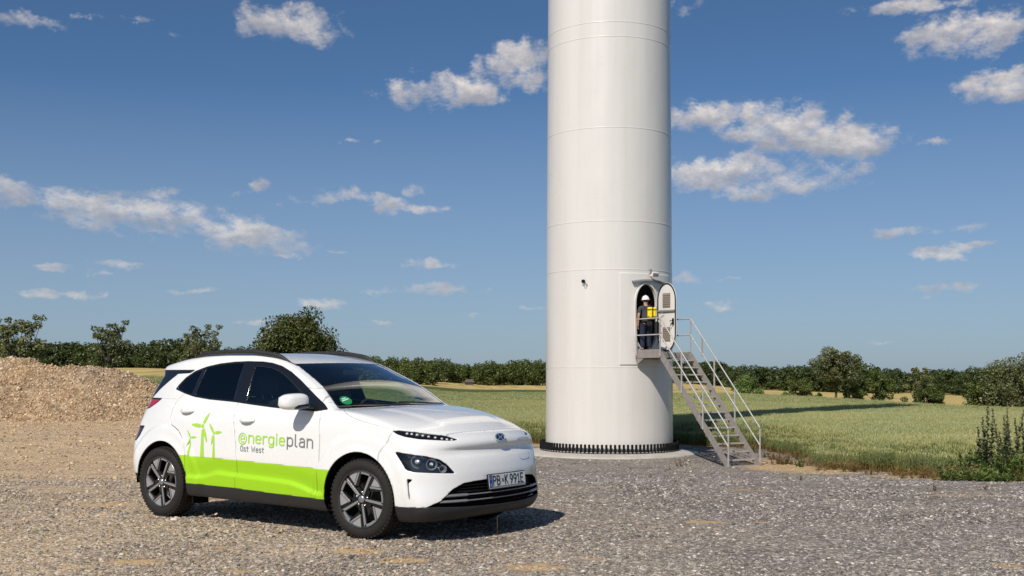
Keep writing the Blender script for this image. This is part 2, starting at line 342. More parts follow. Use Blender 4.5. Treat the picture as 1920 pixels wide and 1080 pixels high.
def stone_proto(seed, sub=1):
    rs = np.random.RandomState(seed); bm = bmesh.new(); bmesh.ops.create_icosphere(bm, subdivisions=sub, radius=.5)
    V = [np.array(v.co)*(1+rs.uniform(-.28, .28)) for v in bm.verts]; F = [tuple(v.index for v in f.verts) for f in bm.faces]; bm.free(); return V, F
sm_ = mat('gravel_stone', (.3, .3, .3), .85, spec=.3); g, b = nodes(sm_)
oi = g.new('ShaderNodeObjectInfo'); geo = g.new('ShaderNodeNewGeometry'); pos = geo.outputs['Position']; sp = g.new('ShaderNodeSeparateXYZ'); g.l.new(pos, sp.inputs[0])
zt = zone_tan(g, pos, sp.outputs[0], sp.outputs[1])
rn = oi.outputs['Random']; rn2 = g.m('FRACT', g.m('MULTIPLY', rn, 37.7))
grey = g.ramp(rn, [(0, (.062, .060, .068)), (.35, (.15, .144, .148)), (.7, (.29, .275, .262)), (.92, (.45, .42, .38)), (1, (.82, .79, .74))])
tan = g.ramp(rn2, [(0, (.085, .080, .080)), (.25, (.22, .20, .18)), (.5, (.43, .35, .255)), (.85, (.62, .50, .36)), (1, (.82, .74, .60))])
g.l.new(g.mix(1, g.mix(g.m('MULTIPLY', sandy(g, pos), .75), g.mix(g.m('MULTIPLY_ADD', zt, .85, .06), grey, tan), (.62, .44, .24)), g.ramp(g.noise(pos, 70, 3, .6), [(.3, (.75, .75, .75)), (.7, (1.15, 1.13, 1.1))]), 'MULTIPLY'), b.inputs['Base Color'])
rs = np.random.RandomState(3)
def stones(n, x0, x1, y0, y1, smin, smax_, wedge=True):
    y = y0+(y1-y0)*rs.rand(n)**1.0; x = (x0+(x1-x0)*rs.rand(n))
    if wedge: k = .50*y+1; x = (rs.rand(n)*2-1)*k
    return x, y, smin+(smax_-smin)*rs.rand(n)**2.6
n = 190000; y = 1/(1/7.0+(1/42.-1/7.0)*rs.rand(n)); x = (rs.rand(n)*2-1)*(.50*y+1)          # as dense per area near the lens, thinning smoothly with distance
s_ = (.010+.030*rs.rand(n)**3.0)*(.60+.042*y); big = rs.rand(n) < .003; s_[big] *= 1.9
inf = polysdf(np.stack([x, y], 1), FIELD); keep = (inf < .3)&(np.hypot(x-3.235, y-38) > 3.0)&(rs.rand(len(x)) > .55*sstep((-x-1)/4)*sstep((y-12)/9)); 
for (cx, cy, rx, ry, k) in SAND:
    if cy < 30: keep &= ~((((x-cx)/rx)**2+((y-cy)/ry)**2 < k+.1)&(rs.rand(len(x)) < .8))
x, y, s_ = x[keep], y[keep], s_[keep]
gz = zg(x, y)+s_*.04
gr_pts = np.stack([x, y, gz, rs.rand(len(x))*.7-.35, rs.rand(len(x))*.7-.35, rs.rand(len(x))*6.28, s_*(.9+.5*rs.rand(len(x))), s_*(.6+.4*rs.rand(len(x))), s_*(.32+.30*rs.rand(len(x)))], 1)
ch = rs.randint(0, 4, len(x))
scatter('gravel', [stone_proto(k+10) for k in range(4)], [gr_pts[ch == k] for k in range(4)], sm_, 'loose grey and tan limestone gravel covering the yard in front of the car and tower', 'gravel')

# ---- rubble heap on the left
def heap_z(X, Y):
    ridge = sint(X, [(-46, 2.0), (-36, 2.7), (-30, 2.5), (-25, 2.25), (-23.2, 2.16), (-22.4, 2.18), (-20.8, 1.88), (-18.9, 1.68), (-17.9, 1.45), (-17.0, 1.22), (-16.2, 1.0), (-15.6, .72), (-14.6, .1), (-13.2, -.9)])
    yr = 52.4+.25*np.sin(X*.7); sl = np.where(Y < yr, (yr-Y)*.66, (Y-yr)*.55)
    h1 = smin_(ridge-sl, ridge-.06, .5)
    d2 = np.hypot((X+24.3)/1.15, (Y-49.0)); h2 = .78-.62*d2+.15
    return np.maximum(h1, h2)
def smin_(a, b, k): return -smax(-a, -b, k)
hx = np.arange(-48, -11.5, .28); hy = np.arange(45, 60, .28); GX, GY = np.meshgrid(hx, hy); Q = np.stack([GX.ravel(), GY.ravel()], 1)
HZ = heap_z(Q[:, 0], Q[:, 1])+.34*vnoise(Q, 5, .8)+.20*vnoise(Q, 6, 2.1)+.09*vnoise(Q, 8, 4.3); G0 = zg(Q[:, 0], Q[:, 1]); HZ = np.maximum(HZ, G0-.3)
n = len(hx); F = []
for i in range(len(hy)-1):
    for j in range(n-1):
        a = i*n+j
        if max(HZ[a]-G0[a], HZ[a+1]-G0[a+1], HZ[a+n]-G0[a+n], HZ[a+n+1]-G0[a+n+1]) > -.12: F.append((a, a+1, a+n+1, a+n))
hm = mat('rubble', (.4, .32, .22), .95, spec=.2); g, b = nodes(hm); oc = g.new('ShaderNodeTexCoord').outputs['Object']
sv = g.new('ShaderNodeSeparateColor'); g.l.new(g.vor(oc, 7, 'Color'), sv.inputs[0])
c1 = g.ramp(sv.outputs[0], [(0, (.28, .19, .115)), (.4, (.46, .33, .20)), (.8, (.58, .43, .275)), (1, (.66, .53, .39))])
c2 = g.ramp(g.noise(oc, .7, 4, .6), [(.35, (.80, .78, .80)), (.62, (1.05, 1.0, .95))])
g.l.new(g.mix(1, c1, c2, 'MULTIPLY'), b.inputs['Base Color']); g.l.new(g.bump(g.m('ADD', g.vor(oc, 7, 'Distance'), g.noise(oc, 20, 4, .7)), .9, .12), b.inputs['Normal'])
heap = thing('rubble_heap', 'long tan heap of limestone rubble at the left behind the car', 'rubble heap', (0, 0, 0))
used = sorted({i for f in F for i in f}); mp = {i: k for k, i in enumerate(used)}
link('heap_body', mesh(np.column_stack([Q, HZ])[used], [tuple(mp[i] for i in f) for f in F], 'heap', True), heap, hm)
hs = mat('rubble_stone', (.4, .33, .24), .9, spec=.25); g, b = nodes(hs); oi = g.new('ShaderNodeObjectInfo')
geo = g.new('ShaderNodeNewGeometry')
tn = g.ramp(oi.outputs['Random'], [(0, (.28, .19, .11)), (.45, (.50, .355, .21)), (.85, (.62, .46, .285)), (1, (.74, .61, .44))])
gy_ = g.ramp(oi.outputs['Random'], [(0, (.17, .155, .14)), (.5, (.28, .26, .24)), (1, (.46, .43, .39))])
g.l.new(g.mix(g.rng(g.noise(geo.outputs['Position'], .45, 3, .6), .54, .68, 0, .6), tn, gy_), b.inputs['Base Color'])
n = 60000; x = rs.rand(n)*-28-13; y = 46.5+rs.rand(n)*7; QQ = np.stack([x, y], 1); z = heap_z(x, y)+.34*vnoise(QQ, 5, .8)+.20*vnoise(QQ, 6, 2.1)+.09*vnoise(QQ, 8, 4.3)
k = z > zg(x, y)-.05; x, y, z = x[k], y[k], z[k]; s_ = .03+.12*rs.rand(len(x))**5
hp = np.stack([x, y, z, rs.rand(len(x))*6, rs.rand(len(x))*6, rs.rand(len(x))*6, s_*(.8+.5*rs.rand(len(x))), s_, s_*.75], 1); ch = rs.randint(0, 3, len(x))
ho = scatter('rubble_stone', [stone_proto(k+30) for k in range(3)], [hp[ch == k] for k in range(3)], hs, '', ''); ho.parent = heap; del ho['label']; del ho['category']
# scattered loose stones at the foot of the heap
n = 9000; x = -28+rs.rand(n)*22; y = 20+rs.rand(n)**.45*29; s_ = .02+.13*rs.rand(n)**6
lp = np.stack([x, y, zg(x, y)+s_*.1, rs.rand(n)*.5, rs.rand(n)*.5, rs.rand(n)*6, s_*1.1, s_*.9, s_*.6], 1)
scatter('loose_rubble', [stone_proto(50)], [lp], hs, 'loose tan stones strewn on the bare yard below the rubble heap', 'stones')
# ------------------------------------------------------------------ wind turbine tower
TX, TY, PADZ = 3.215, 38.0, -1.15
PH = R(30); TN = Vector((math.sin(PH), -math.cos(PH), 0)); TT = Vector((math.cos(PH), math.sin(PH), 0)); TC = Vector((TX, TY, 0))
def tr_(z): return 2.105-.0061*(z+1.15) if z < 13 else 2.0187-.0042*(z-13)
tower = thing('turbine_tower', 'white steel wind turbine tower with a round-topped doorway above the stairs', 'turbine tower', (TX, TY, 0))
M_TOW = mat('tower_paint', (.69, .665, .63), .30, coat=.35); g, b = nodes(M_TOW); oc = g.new('ShaderNodeTexCoord').outputs['Object']
st = g.noise(g.vm('MULTIPLY', oc, (2.2, 2.2, .12)), 1, 5, .6); g.l.new(g.mix(1, (.69, .665, .63), g.ramp(st, [(.3, (.93, .93, .92)), (.65, (1.02, 1.02, 1.02))]), 'MULTIPLY'), b.inputs['Base Color'])
g.l.new(g.rng(g.noise(oc, 1.5, 4, .6), .3, .7, .25, .42), b.inputs['Roughness']); g.l.new(g.bump(g.noise(g.vm('MULTIPLY', oc, (1, 1, .5)), .9, 2, .5), .12, .15), b.inputs['Normal'])
M_GALV = grime('reflected_brown_galvanised_steel', (.31, .28, .255), .55, .25, 8, metal=.15); M_RAIL = grime('bright_galvanised_steel', (.48, .46, .44), .5, .25, 8, metal=.15); M_BLK = grime('black_cap_rubber', (.007, .007, .0075), .85, .3, 15, spec=.2)  # M_GALV: brownish reflections are painted into its base colour
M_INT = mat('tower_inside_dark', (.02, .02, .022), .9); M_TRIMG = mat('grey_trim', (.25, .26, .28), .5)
SEAMS = [-1.15, 1.53, 4.61, 6.13, 9.07, 11.93, 12.39, 15.4, 22, 40, 94]
DZ0, DZ1, DW = 2.07, 4.15, .40
def door_sdf(V, grow=0):
    a = np.arctan2(V[:, 0], -V[:, 1])-PH+R(1.2); s_ = a*2.1; zc = np.clip(V[:, 2], DZ0+DW*1.5, DZ1-DW*1.5)
    return DW+grow-np.hypot(s_, (V[:, 2]-zc)/1.5)
def tower_patch(a0, a1, z0, z1, na, nz, dr=0):
    V = []; F = []
    for i in range(nz+1):
        z = z0+(z1-z0)*i/nz; r = tr_(z)+dr
        for j in range(na+1): a = a0+(a1-a0)*j/na; V.append((r*math.sin(a), -r*math.cos(a), z))
    for i in range(nz):
        for j in range(na): q = i*(na+1)+j; F.append((q, q+1, q+na+2, q+na+1))
    return np.array(V), F
def drop(V, F, name, parent, m_, smooth=True):
    used = sorted({i for f in F for i in f}); mp = {i: k for k, i in enumerate(used)}
    return link(name, mesh(V[used], [tuple(mp[i] for i in f) for f in F], name, smooth), parent, m_)
for i in range(len(SEAMS)-1):
    z0, z1 = SEAMS[i], SEAMS[i+1]
    if i == 1:
        V, F = tower_patch(0, 2*math.pi, z0, z1, 200, 70); V, F_, F = clip(V, F, door_sdf(V)); drop(V, F, 'shell_ring', tower, M_TOW)
    else: V, F = tower_patch(0, 2*math.pi, z0, z1, 120, 2 if i < 8 else 8); drop(V, F, 'shell_ring', tower, M_TOW)
for z in SEAMS[1:-1]:
    r = tr_(z); MB().lathe([(r-.005, z-.018), (r+.005, z-.012), (r+.008, z), (r+.005, z+.012), (r-.005, z+.018)], 120).build('weld_seam', M_TOW, tower, True)
V, F = tower_patch(R(4.5), R(62), 1.60, 4.50, 90, 90, .016); V, _, F = clip(V, F, door_sdf(V, .05)); o = drop(V, F, 'door_reinforcement_plate', tower, M_TOW); md = o.modifiers.new('t', 'SOLIDIFY'); md.thickness = .02; md.offset = -1
def stadium(n=40, w_=DW, z0=DZ0, z1=DZ1):
    pts = []
    for i in range(n//2+1): a = math.pi*i/(n//2); pts.append((w_*math.cos(a), z1-w_*1.5+w_*1.5*math.sin(a)))
    for i in range(n//2+1): a = math.pi+math.pi*i/(n//2); pts.append((w_*math.cos(a), z0+w_*1.5+w_*1.5*math.sin(a)))
    return pts
# collar round the opening
b = MB(); inn = stadium(48, DW); outt = stadium(48, DW+.045, DZ0-.045, DZ1+.045); n = len(inn); VV = []; FF = []
for (s0, z0), (s1, z1) in zip(inn, outt):
    for (s_, z_, r) in ((s0, z0, 2.02), (s0, z0, 2.135), (s1, z1, 2.135), (s1, z1, 2.02)):
        p = TN*r+TT*(s_-.045); VV.append((p.x, p.y, z_))
for i in range(n):
    j = (i+1) % n
    for k in range(3): FF.append((i*4+k, i*4+k+1, j*4+k+1, j*4+k))
b.add(VV, FF).build('door_frame', M_TOW, tower, True)
# darkness inside: a floor and the inner wall
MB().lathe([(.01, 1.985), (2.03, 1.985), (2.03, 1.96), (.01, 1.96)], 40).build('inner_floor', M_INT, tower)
MB().lathe([(2.04, 1.6), (2.04, 4.6), (.01, 4.6)], 60).build('inner_wall', M_INT, tower) if False else None
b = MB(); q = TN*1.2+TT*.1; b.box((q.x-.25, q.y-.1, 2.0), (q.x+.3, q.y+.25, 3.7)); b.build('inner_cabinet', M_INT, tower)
# door leaf, hinged right, swung outwards
hp_ = TN*2.20+TT*.32; leaf = link('door_leaf', None, tower, None, (hp_.x, hp_.y, 0)); leaf.rotation_euler = (0, 0, math.atan2(-.74, .67))
LW = .385
def stad_prism(w_, z0, z1, y0, y1, cx, n=44):
    pts = stadium(n, w_, z0, z1); m_ = len(pts); bb = MB(); bb.add([(cx+s_, y0, z_) for s_, z_ in pts]+[(cx+s_, y1, z_) for s_, z_ in pts], [tuple(range(m_)), tuple(reversed(range(m_, 2*m_)))]+[(i, i+m_, (i+1) % m_+m_, (i+1) % m_) for i in range(m_)]); return bb
stad_prism(LW, 2.02, 4.19, .0, .035, LW).build('door_panel', M_TOW, leaf, bevel=.006)
ring = MB(); A = stadium(44, LW-.008, 2.03, 4.18); B = stadium(44, LW-.050, 2.075, 4.135); m_ = len(A)
ring.add([(LW+s_, -.012, z_) for s_, z_ in A]+[(LW+s_, -.012, z_) for s_, z_ in B]+[(LW+s_, .0, z_) for s_, z_ in A]+[(LW+s_, .0, z_) for s_, z_ in B], [(i, (i+1) % m_, (i+1) % m_+m_, i+m_) for i in range(m_)]+[(i+2*m_, (i+1) % m_+2*m_, (i+1) % m_, i) for i in range(m_)]+[(i+m_, (i+1) % m_+m_, (i+1) % m_+3*m_, i+3*m_) for i in range(m_)]).build('door_seal', M_BLK, leaf)
M_VENT = mat('vent_brown_grey', (.28, .23, .19), .7)
for (z0, z1) in ((3.40, 3.86), (2.34, 2.80)):
    f_ = MB().box((LW-.15, -.012, z0), (LW+.15, -.002, z1)).build('vent', M_VENT, leaf)
    for k in range(6): zz = z0+.03+(z1-z0-.06)*(k+.5)/6; MB().box((LW-.145, -.032, zz-.012), (LW+.145, -.012, zz+.022), Matrix.Identity(4)).build('vent_slat', M_VENT, f_)
MB().box((.05, -.06, 3.28), (LW*2-.04, -.006, 3.33)).build('stiffener', M_TRIMG, leaf)
MB().box((LW*2-.13, -.05, 2.86), (LW*2-.08, -.006, 3.06)).build('lock_case', M_BLK, leaf, bevel=.006)
MB().tube([(LW*2-.10, -.05, 3.0), (LW*2-.20, -.08, 2.97)], .012, 8).tube([(LW*2-.10, -.05, 2.92), (LW*2-.17, -.09, 2.82)], .012, 8).build('handle', M_BLK, leaf)
MB().tube([(-.02, .0, 3.45), (.14, -.18, 3.22), (.30, -.07, 3.24)], .012, 6).build('door_stay', M_TRIMG, leaf)
MB().tube([(LW-.06, -.03, 2.20), (LW-.06, -.09, 2.20)], .10, 20).build('round_cover', M_TOW, leaf, True)
# drip strip above the door, lamp, small round sensor on the left
VV = []; FF = []; nn = 30
for i in range(nn+1):
    a = R(-15+36*i/nn); r0 = tr_(4.2)+.012; zc = 4.30-.75*(a-R(2))**2
    for (r, z_) in ((r0, zc-.03), (r0+.13, zc-.045), (r0+.13, zc-.005), (r0, zc+.02)): VV.append((r*math.sin(a+PH), -r*math.cos(a+PH), z_))
for i in range(nn):
    for k in range(4): FF.append((i*4+k, (i+1)*4+k, (i+1)*4+(k+1) % 4, i*4+(k+1) % 4))
MB().add(VV, FF).build('drip_strip', M_TRIMG, tower)
p = TN*2.24+TT*.06; lp_ = link('door_lamp', None, tower, None, (p.x, p.y, 4.47)); lp_.rotation_euler = (R(18), 0, PH)
MB().box((-.02, -.10, -.07), (.22, .06, .07)).build('lamp_body', M_TOW, lp_, bevel=.012); MB().box((.0, -.108, -.055), (.20, -.099, .045)).build('lamp_glass', mat('lamp_glass', (.25, .25, .26), .1), lp_)
MB().tube([(-.06, .13, .10), (-.06, -.01, .10), (-.02, -.01, .0)], .018, 8).tube([(-.06, .0, .08), (-.06, -.0, .16)], .035, 10).build('lamp_bracket', M_TRIMG, lp_)
a = R(-27); p = Vector((2.11*math.sin(a), -2.11*math.cos(a), 4.24)); sn = link('sensor', None, tower, None, p); sn.rotation_euler = (0, 0, a)
MB().lathe([(.0005, .09), (.045, .085), (.055, .06), (.055, .0)], 20, 'y', Matrix.Rotation(math.pi, 4, 'Z')).build('sensor_body', M_BLK, sn, True)
MB().tube([(0.02, -.03, -.04), (.03, -.05, -.13), (.08, -.04, -.15), (.09, -.01, -.10)], .010, 6).build('cable', M_TOW, sn); MB().lathe([(.0005, .03), (.022, .025), (.022, 0)], 12, 'y', Matrix.Translation((.10, 0, -.09)) @ Matrix.Rotation(math.pi, 4, 'Z')).build('cable_gland', M_TRIMG, sn)
# foundation ring and capped anchor bolts
conc = grime('pale_concrete', (.50, .46, .41), .85, .22, 2.5)
pad = MB().lathe([(.5, -.6), (2.92, -.6), (2.92, -.14), (2.90, -.10), (2.0, .0), (.5, .0)], 120, 'z', Matrix.Translation((0, 0, PADZ))).build('concrete_foundation', conc, None, True, loc=(TX, TY, 0)); pad['label'] = 'pale round concrete foundation collar under the white tower'; pad['category'] = 'foundation'
MB().lathe([(2.08, .0), (2.29, .0), (2.29, .012), (2.08, .012)], 120, 'z', Matrix.Translation((0, 0, PADZ+.004))).build('base_flange', M_TOW, tower)
cap = MB().lathe([(.046, .0), (.046, .12), (.040, .135), (.038, .14), (.038, .245), (.031, .262), (.0005, .265)], 10); cm = mesh(cap.V, cap.F, 'bolt_cap', True); cm.set_sharp_from_angle(angle=R(40)); cm.materials.append(M_BLK)
for k in range(104):
    a = 2*math.pi*k/104; link('bolt_cap', cm, tower, None, (2.255*math.sin(a), -2.255*math.cos(a), PADZ))
# ---- platform and stairs
stairs = thing('access_stairs', 'galvanised steel platform and open stairs with handrails leading up to the tower door', 'stairs', (TX, TY, 0))
PZ = 1.98; LO, RO, R0, R1 = -.45, .66, 2.13, 3.40
def pt(r, t, z): v = TN*r+TT*t; return Vector((v.x, v.y, z))
Mx = Matrix(((TN.x, TT.x, 0, 0), (TN.y, TT.y, 0, 0), (0, 0, 1, 0), (0, 0, 0, 1)))   # local (radial, tangent, z)
M_GRT = mat('steel_grating', (.30, .29, .275), .6, .3); g, b = nodes(M_GRT); oc = g.new('ShaderNodeTexCoord').outputs['Object']
g.l.new(g.ramp(g.noise(oc, 40, 3, .7), [(.35, (.24, .23, .215)), (.6, (.48, .46, .43))]), b.inputs['Base Color'])
MB().box((R0+.02, LO+.01, PZ-.042), (R1-.015, RO-.01, PZ-.034), Mx).build('floor_plate', M_GALV, stairs)
for k in range(13):
    r = R0+.04+(R1-R0-.06)*k/12; MB().box((r-.006, LO+.02, PZ-.03), (r+.006, RO-.02, PZ), Mx).build('grating_bar', M_GRT, stairs)
for t in np.linspace(LO+.05, RO-.05, 12): MB().box((R0+.02, t-.004, PZ-.022), (R1-.02, t+.004, PZ-.006), Mx).build('grating_bar', M_GRT, stairs)
for t in (LO, RO): MB().box((R0, t-.006, PZ-.16), (R1, t+.006, PZ+.02), Mx).build('platform_beam', M_GALV, stairs)
MB().box((R1-.012, LO, PZ-.16), (R1, RO, PZ-.02), Mx).build('platform_beam', M_GALV, stairs)
MB().box((R0-.02, LO-.02, PZ-.20), (R0+.03, RO+.02, PZ-.03), Mx).build('wall_bracket', M_GALV, stairs)
for t in (LO+.02, RO-.02):
    b = MB(); V8 = [pt(R0, t-.01, PZ-.34), pt(R0+.08, t-.01, PZ-.34), pt(R0+.42, t-.01, PZ-.15), pt(R0, t-.01, PZ-.15)]; V9 = [v+TT*.02 for v in V8]
    b.add([tuple(v) for v in V8+V9], [(0, 1, 2, 3), (7, 6, 5, 4), (0, 4, 5, 1), (1, 5, 6, 2), (2, 6, 7, 3), (3, 7, 4, 0)]).build('gusset', M_GALV, stairs)
FOOT = -1.315; RUN = 3.12; NS = 15; rise = (PZ-FOOT)/NS; tread = RUN/NS
R2 = R1+RUN
for t in (LO, RO):
    b = MB(); top = [pt(R1-.06, t-.006, PZ-.16), pt(R1-.06, t-.006, PZ+.03), pt(R1+.06, t-.006, PZ+.03), pt(R2+.06, t-.006, FOOT+.09), pt(R2+.06, t-.006, FOOT-.0), pt(R2-.14, t-.006, FOOT)]
    n = len(top); VV = [tuple(v) for v in top]+[tuple(v+TT*.012) for v in top]
    b.add(VV, [tuple(range(n)), tuple(reversed(range(n, 2*n)))]+[(i, i+n, (i+1) % n+n, (i+1) % n) for i in range(n)]).build('stringer', M_GALV, stairs)
for k in range(NS):
    z = PZ-rise*(k+1)+(.0 if k < NS-1 else .05); r = R1+tread*(k+.5)
    tr = link('tread', None, stairs, None)
    b = MB().box((r-.115, LO+.01, z-.035), (r-.105, RO-.01, z), Mx); b.build('tread_edge', M_GALV, tr); MB().box((r+.105, LO+.01, z-.04), (r+.118, RO-.01, z+.003), Mx).build('tread_nosing', M_RAIL, tr); MB().box((r-.104, LO+.029, z-.034), (r+.104, RO-.029, z-.028), Mx).build('tread_plate', M_GALV, tr)
    for q in (LO+.02, RO-.028): MB().box((r-.105, q, z-.035), (r+.105, q+.008, z), Mx).build('tread_edge', M_GALV, tr)
    for q in np.linspace(-.085, .085, 6): MB().box((r+q-.004, LO+.028, z-.026), (r+q+.004, RO-.028, z-.003), Mx).build('tread_bar', M_GRT, tr)
MB().bar(pt(R2+.0, LO-.06, FOOT), pt(R2+.0, LO+.0, FOOT), .2, .02).build('foot_plate', M_GALV, stairs); MB().bar(pt(R2+.0, RO, FOOT), pt(R2+.0, RO+.06, FOOT), .2, .02).build('foot_plate', M_GALV, stairs)
RH = 1.05
for t, tt in ((LO, LO-.03), (RO, RO+.03)):
    rails = [(RH, 'handrail'), (RH*.52, 'mid_rail')]
    for hgt, nm in rails:
        MB().tube([pt(R0+.04, tt, PZ+hgt), pt(R1, tt, PZ+hgt)], .021, 10).build(nm, M_RAIL, stairs, True)
        MB().tube([pt(R1, tt, PZ+hgt), pt(R2, tt, FOOT+hgt+.06)], .021, 10).build(nm, M_RAIL, stairs, True)
    fr = (0, .33, .645, 1) if t == LO else (0, .18, .36, .655, 1)
    for f in fr:
        zb = PZ+(FOOT-PZ)*f; 
        if f == .18: MB().bar(pt(R1+RUN*f, tt, zb+RH*.45), pt(R1+RUN*f, tt, zb+RH+.02), .02, .045).build('bracket_post', M_GALV, stairs); continue
        MB().bar(pt(R1+RUN*f, tt, zb-(.13 if f < 1 else 0)), pt(R1+RUN*f, tt, zb+RH+.03), .045, .022, up=TT).build('rail_post', M_RAIL, stairs)
    MB().bar(pt(R0+.05, tt, PZ-.1), pt(R0+.05, tt, PZ+RH+.02), .045, .022, up=TT).build('rail_post', M_RAIL, stairs)
MB().box((R0+.02, LO-.008, PZ+.0), (R1-.02, LO-.002, PZ+.10), Mx).build('toe_board', M_GALV, stairs)
# ------------------------------------------------------------------ the car: one smooth body surface, cut into its real panels
# car frame: x forward from the rear axle, y to its left, z up
WPROF = [(.12,.77),(.18,.81),(.24,.842),(.32,.862),(.45,.872),(.60,.876),(.75,.872),(.88,.866),(.95,.858),(1.0,.845),(1.05,.825),(1.1,.803),(1.18,.771),(1.3,.718),(1.4,.668),(1.47,.630),(1.52,.60),(1.6,.55)]
TPROF = [(-.9,1.27),(-.55,1.395),(-.35,1.45),(-.1,1.496),(.15,1.532),(.45,1.557),(.75,1.570),(1.05,1.567),(1.3,1.542),(1.45,1.516),(1.6,1.476),(1.8,1.396),(2.07,1.274),(2.25,1.170),(2.37,1.100),(2.41,1.088),(2.5,1.081),(2.65,1.064),(2.85,1.034),(3.0,.998),(3.15,.950),(3.28,.898),(3.36,.86),(3.5,.78)]
NPROF = [(.15,3.36),(.21,3.42),(.27,3.455),(.35,3.462),(.45,3.458),(.55,3.452),(.62,3.438),(.68,3.415),(.72,3.388),(.748,3.380),(.772,3.392),(.80,3.396),(.84,3.386),(.87,3.355),(.90,3.27),(.95,3.2),(1.2,3.2)]
NPRO2 = [(.15,3.36),(.21,3.42),(.27,3.455),(.35,3.462),(.45,3.458),(.55,3.450),(.62,3.438),(.70,3.422),(.78,3.403),(.84,3.382),(.87,3.352),(.90,3.27),(.95,3.2),(1.2,3.2)]
RPROF = [(.2,-.55),(.34,-.62),(.42,-.685),(.55,-.70),(.7,-.70),(.8,-.675),(.9,-.64),(1.0,-.60),(1.1,-.565),(1.18,-.53),(1.3,-.46),(1.36,-.43),(1.39,-.45),(1.42,-.47),(1.5,-.45)]
BPROF = [(-.8,.34),(-.55,.33),(-.35,.31),(0,.25),(.4,.225),(2.2,.20),(2.9,.165),(3.3,.18),(3.5,.22)]
CREASE = [(.30,.405),(.60,.412),(.70,.432),(.82,.462),(1.0,.455),(1.33,.443),(1.75,.424),(1.92,.392),(2.05,.358),(2.2,.35)]
ARCH = ((0.008, .338, .392), (2.582, .333, .394))
def w_side(x, z):
    w_ = sint(z, WPROF)
    up = sstep((z-.5)/.6)
    w_ = w_-(.03+.10*up)*(np.maximum(.45-x, 0)/.9)**2-(.02+.03*up)*(np.maximum(x-2.3, 0)/.9)**2
    for (cx, cz, r) in ARCH:                       # flared arches with a raised lip line
        d = np.hypot(x-cx, z-cz)
        w_ = w_+.016*sstep((.56-d)/.045)*sstep((1.0-z)/.2)+.010*sstep((.47-d)/.1)*sstep((.95-z)/.2)
    cz = sint(x, CREASE); inx = sstep((x-.36)/.08)*sstep((2.2-x)/.08)
    w_ = w_+inx*(.016*sstep((cz+.004-z)/.016)-.012*sstep((z-cz)/.02)*sstep((cz+.16-z)/.14))
    w_ = w_+.004*sstep((.955-z)/.012)*sstep((x-.1)/.3)*sstep((2.6-x)/.5)
    return w_
def t_top(x, y):
    xe = x+.30*y*y+.42*np.maximum(np.abs(y)-.1, 0)**6*sstep((x-2.35)/.4)
    t = sint(xe, TPROF)-.03*y*y
    yc = .50-.10*np.clip((x-2.35)/.8, 0, 1)
    t = t+.008*sstep((yc+.055-np.abs(y))/.11)*sstep((x-2.42)/.12)*sstep((3.25-x)/.25)
    return t
def n_front(y, z): e_ = sstep((np.abs(y)-.44)/.34); return sint(z, NPROF)*(1-e_)+sint(z, NPRO2)*e_-.23*y*y-.40*np.abs(y)**6*(1-.25*sstep((.5-z)/.2))
def r_rear(y, z): return sint(z, RPROF)+.17*y*y+.30*np.abs(y)**8
def fbody(x, y, z):
    ay = np.abs(y)
    s = ay-w_side(x, z)
    t = z-t_top(x, y)
    a = smax(s, t, .045+.03*sstep((x-2.3)/.3))
    b = smax(a, x-n_front(y, z), .05)
    b = smax(b, r_rear(y, z)-x, .09)
    return smax(b, sint(x, BPROF)-z, .03)
def raysurf(O, D, t0, t1, it=34):
    """bisect: O inside at t0, outside at t1"""
    a = np.full(len(O), t0) if np.isscalar(t0) else t0.copy(); b = np.full(len(O), t1) if np.isscalar(t1) else t1.copy()
    for _ in range(it):
        m_ = (a+b)/2; P = O+D*m_[:, None]; i = fbody(P[:, 0], P[:, 1], P[:, 2]) < 0
        a = np.where(i, m_, a); b = np.where(i, b, m_)
    return O+D*((a+b)/2)[:, None]
def side_pt(x, z, off=0.0):
    """points of the right flank at (x, z), moved outward by off"""
    x = np.asarray(x, float).ravel(); z = np.asarray(z, float).ravel()
    O = np.stack([x, np.zeros_like(x), z], 1); D = np.tile([0, -1., 0], (len(x), 1)); P = raysurf(O, D, 0., 1.1)
    P[:, 1] -= off; return P
def grad(P):
    e = 1e-3; g = np.stack([fbody(*(P+np.eye(3)[i]*e).T)-fbody(*(P-np.eye(3)[i]*e).T) for i in range(3)], 1)
    return g/np.linalg.norm(g, axis=1)[:, None]
def body_shell(na=300, nm=150, nc=75, z0=.62, xa=-.15, xb=2.55):
    th_ = np.linspace(-math.pi/2, math.pi/2, na+1)
    rows_O = []; rows_D = []
    ph = np.linspace(math.pi/2, 0, nc+1)[:-1]
    for p_ in ph: rows_O.append(np.tile([xa, 0, z0], (na+1, 1))); rows_D.append(np.stack([np.full(na+1, -math.sin(p_)), -np.cos(th_)*math.cos(p_), np.sin(th_)*math.cos(p_)], 1))
    for x in np.linspace(xa, xb, nm+1): rows_O.append(np.tile([x, 0, z0], (na+1, 1))); rows_D.append(np.stack([0*th_, -np.cos(th_), np.sin(th_)], 1))
    for p_ in ph[::-1]: rows_O.append(np.tile([xb, 0, z0], (na+1, 1))); rows_D.append(np.stack([np.full(na+1, math.sin(p_)), -np.cos(th_)*math.cos(p_), np.sin(th_)*math.cos(p_)], 1))
    O = np.concatenate(rows_O); D = np.concatenate(rows_D); P = raysurf(O, D, 0., 1.6); P[:, 1] = np.minimum(P[:, 1], 0)
    nr = len(rows_O); F = []
    for i in range(nr-1):
        for j in range(na):
            a = i*(na+1)+j; F.append((a, a+1, a+na+2, a+na+1))
    F = [tuple(reversed(f)) for f in F]
    return P, F
def xz(V): return V[:, [0, 2]]
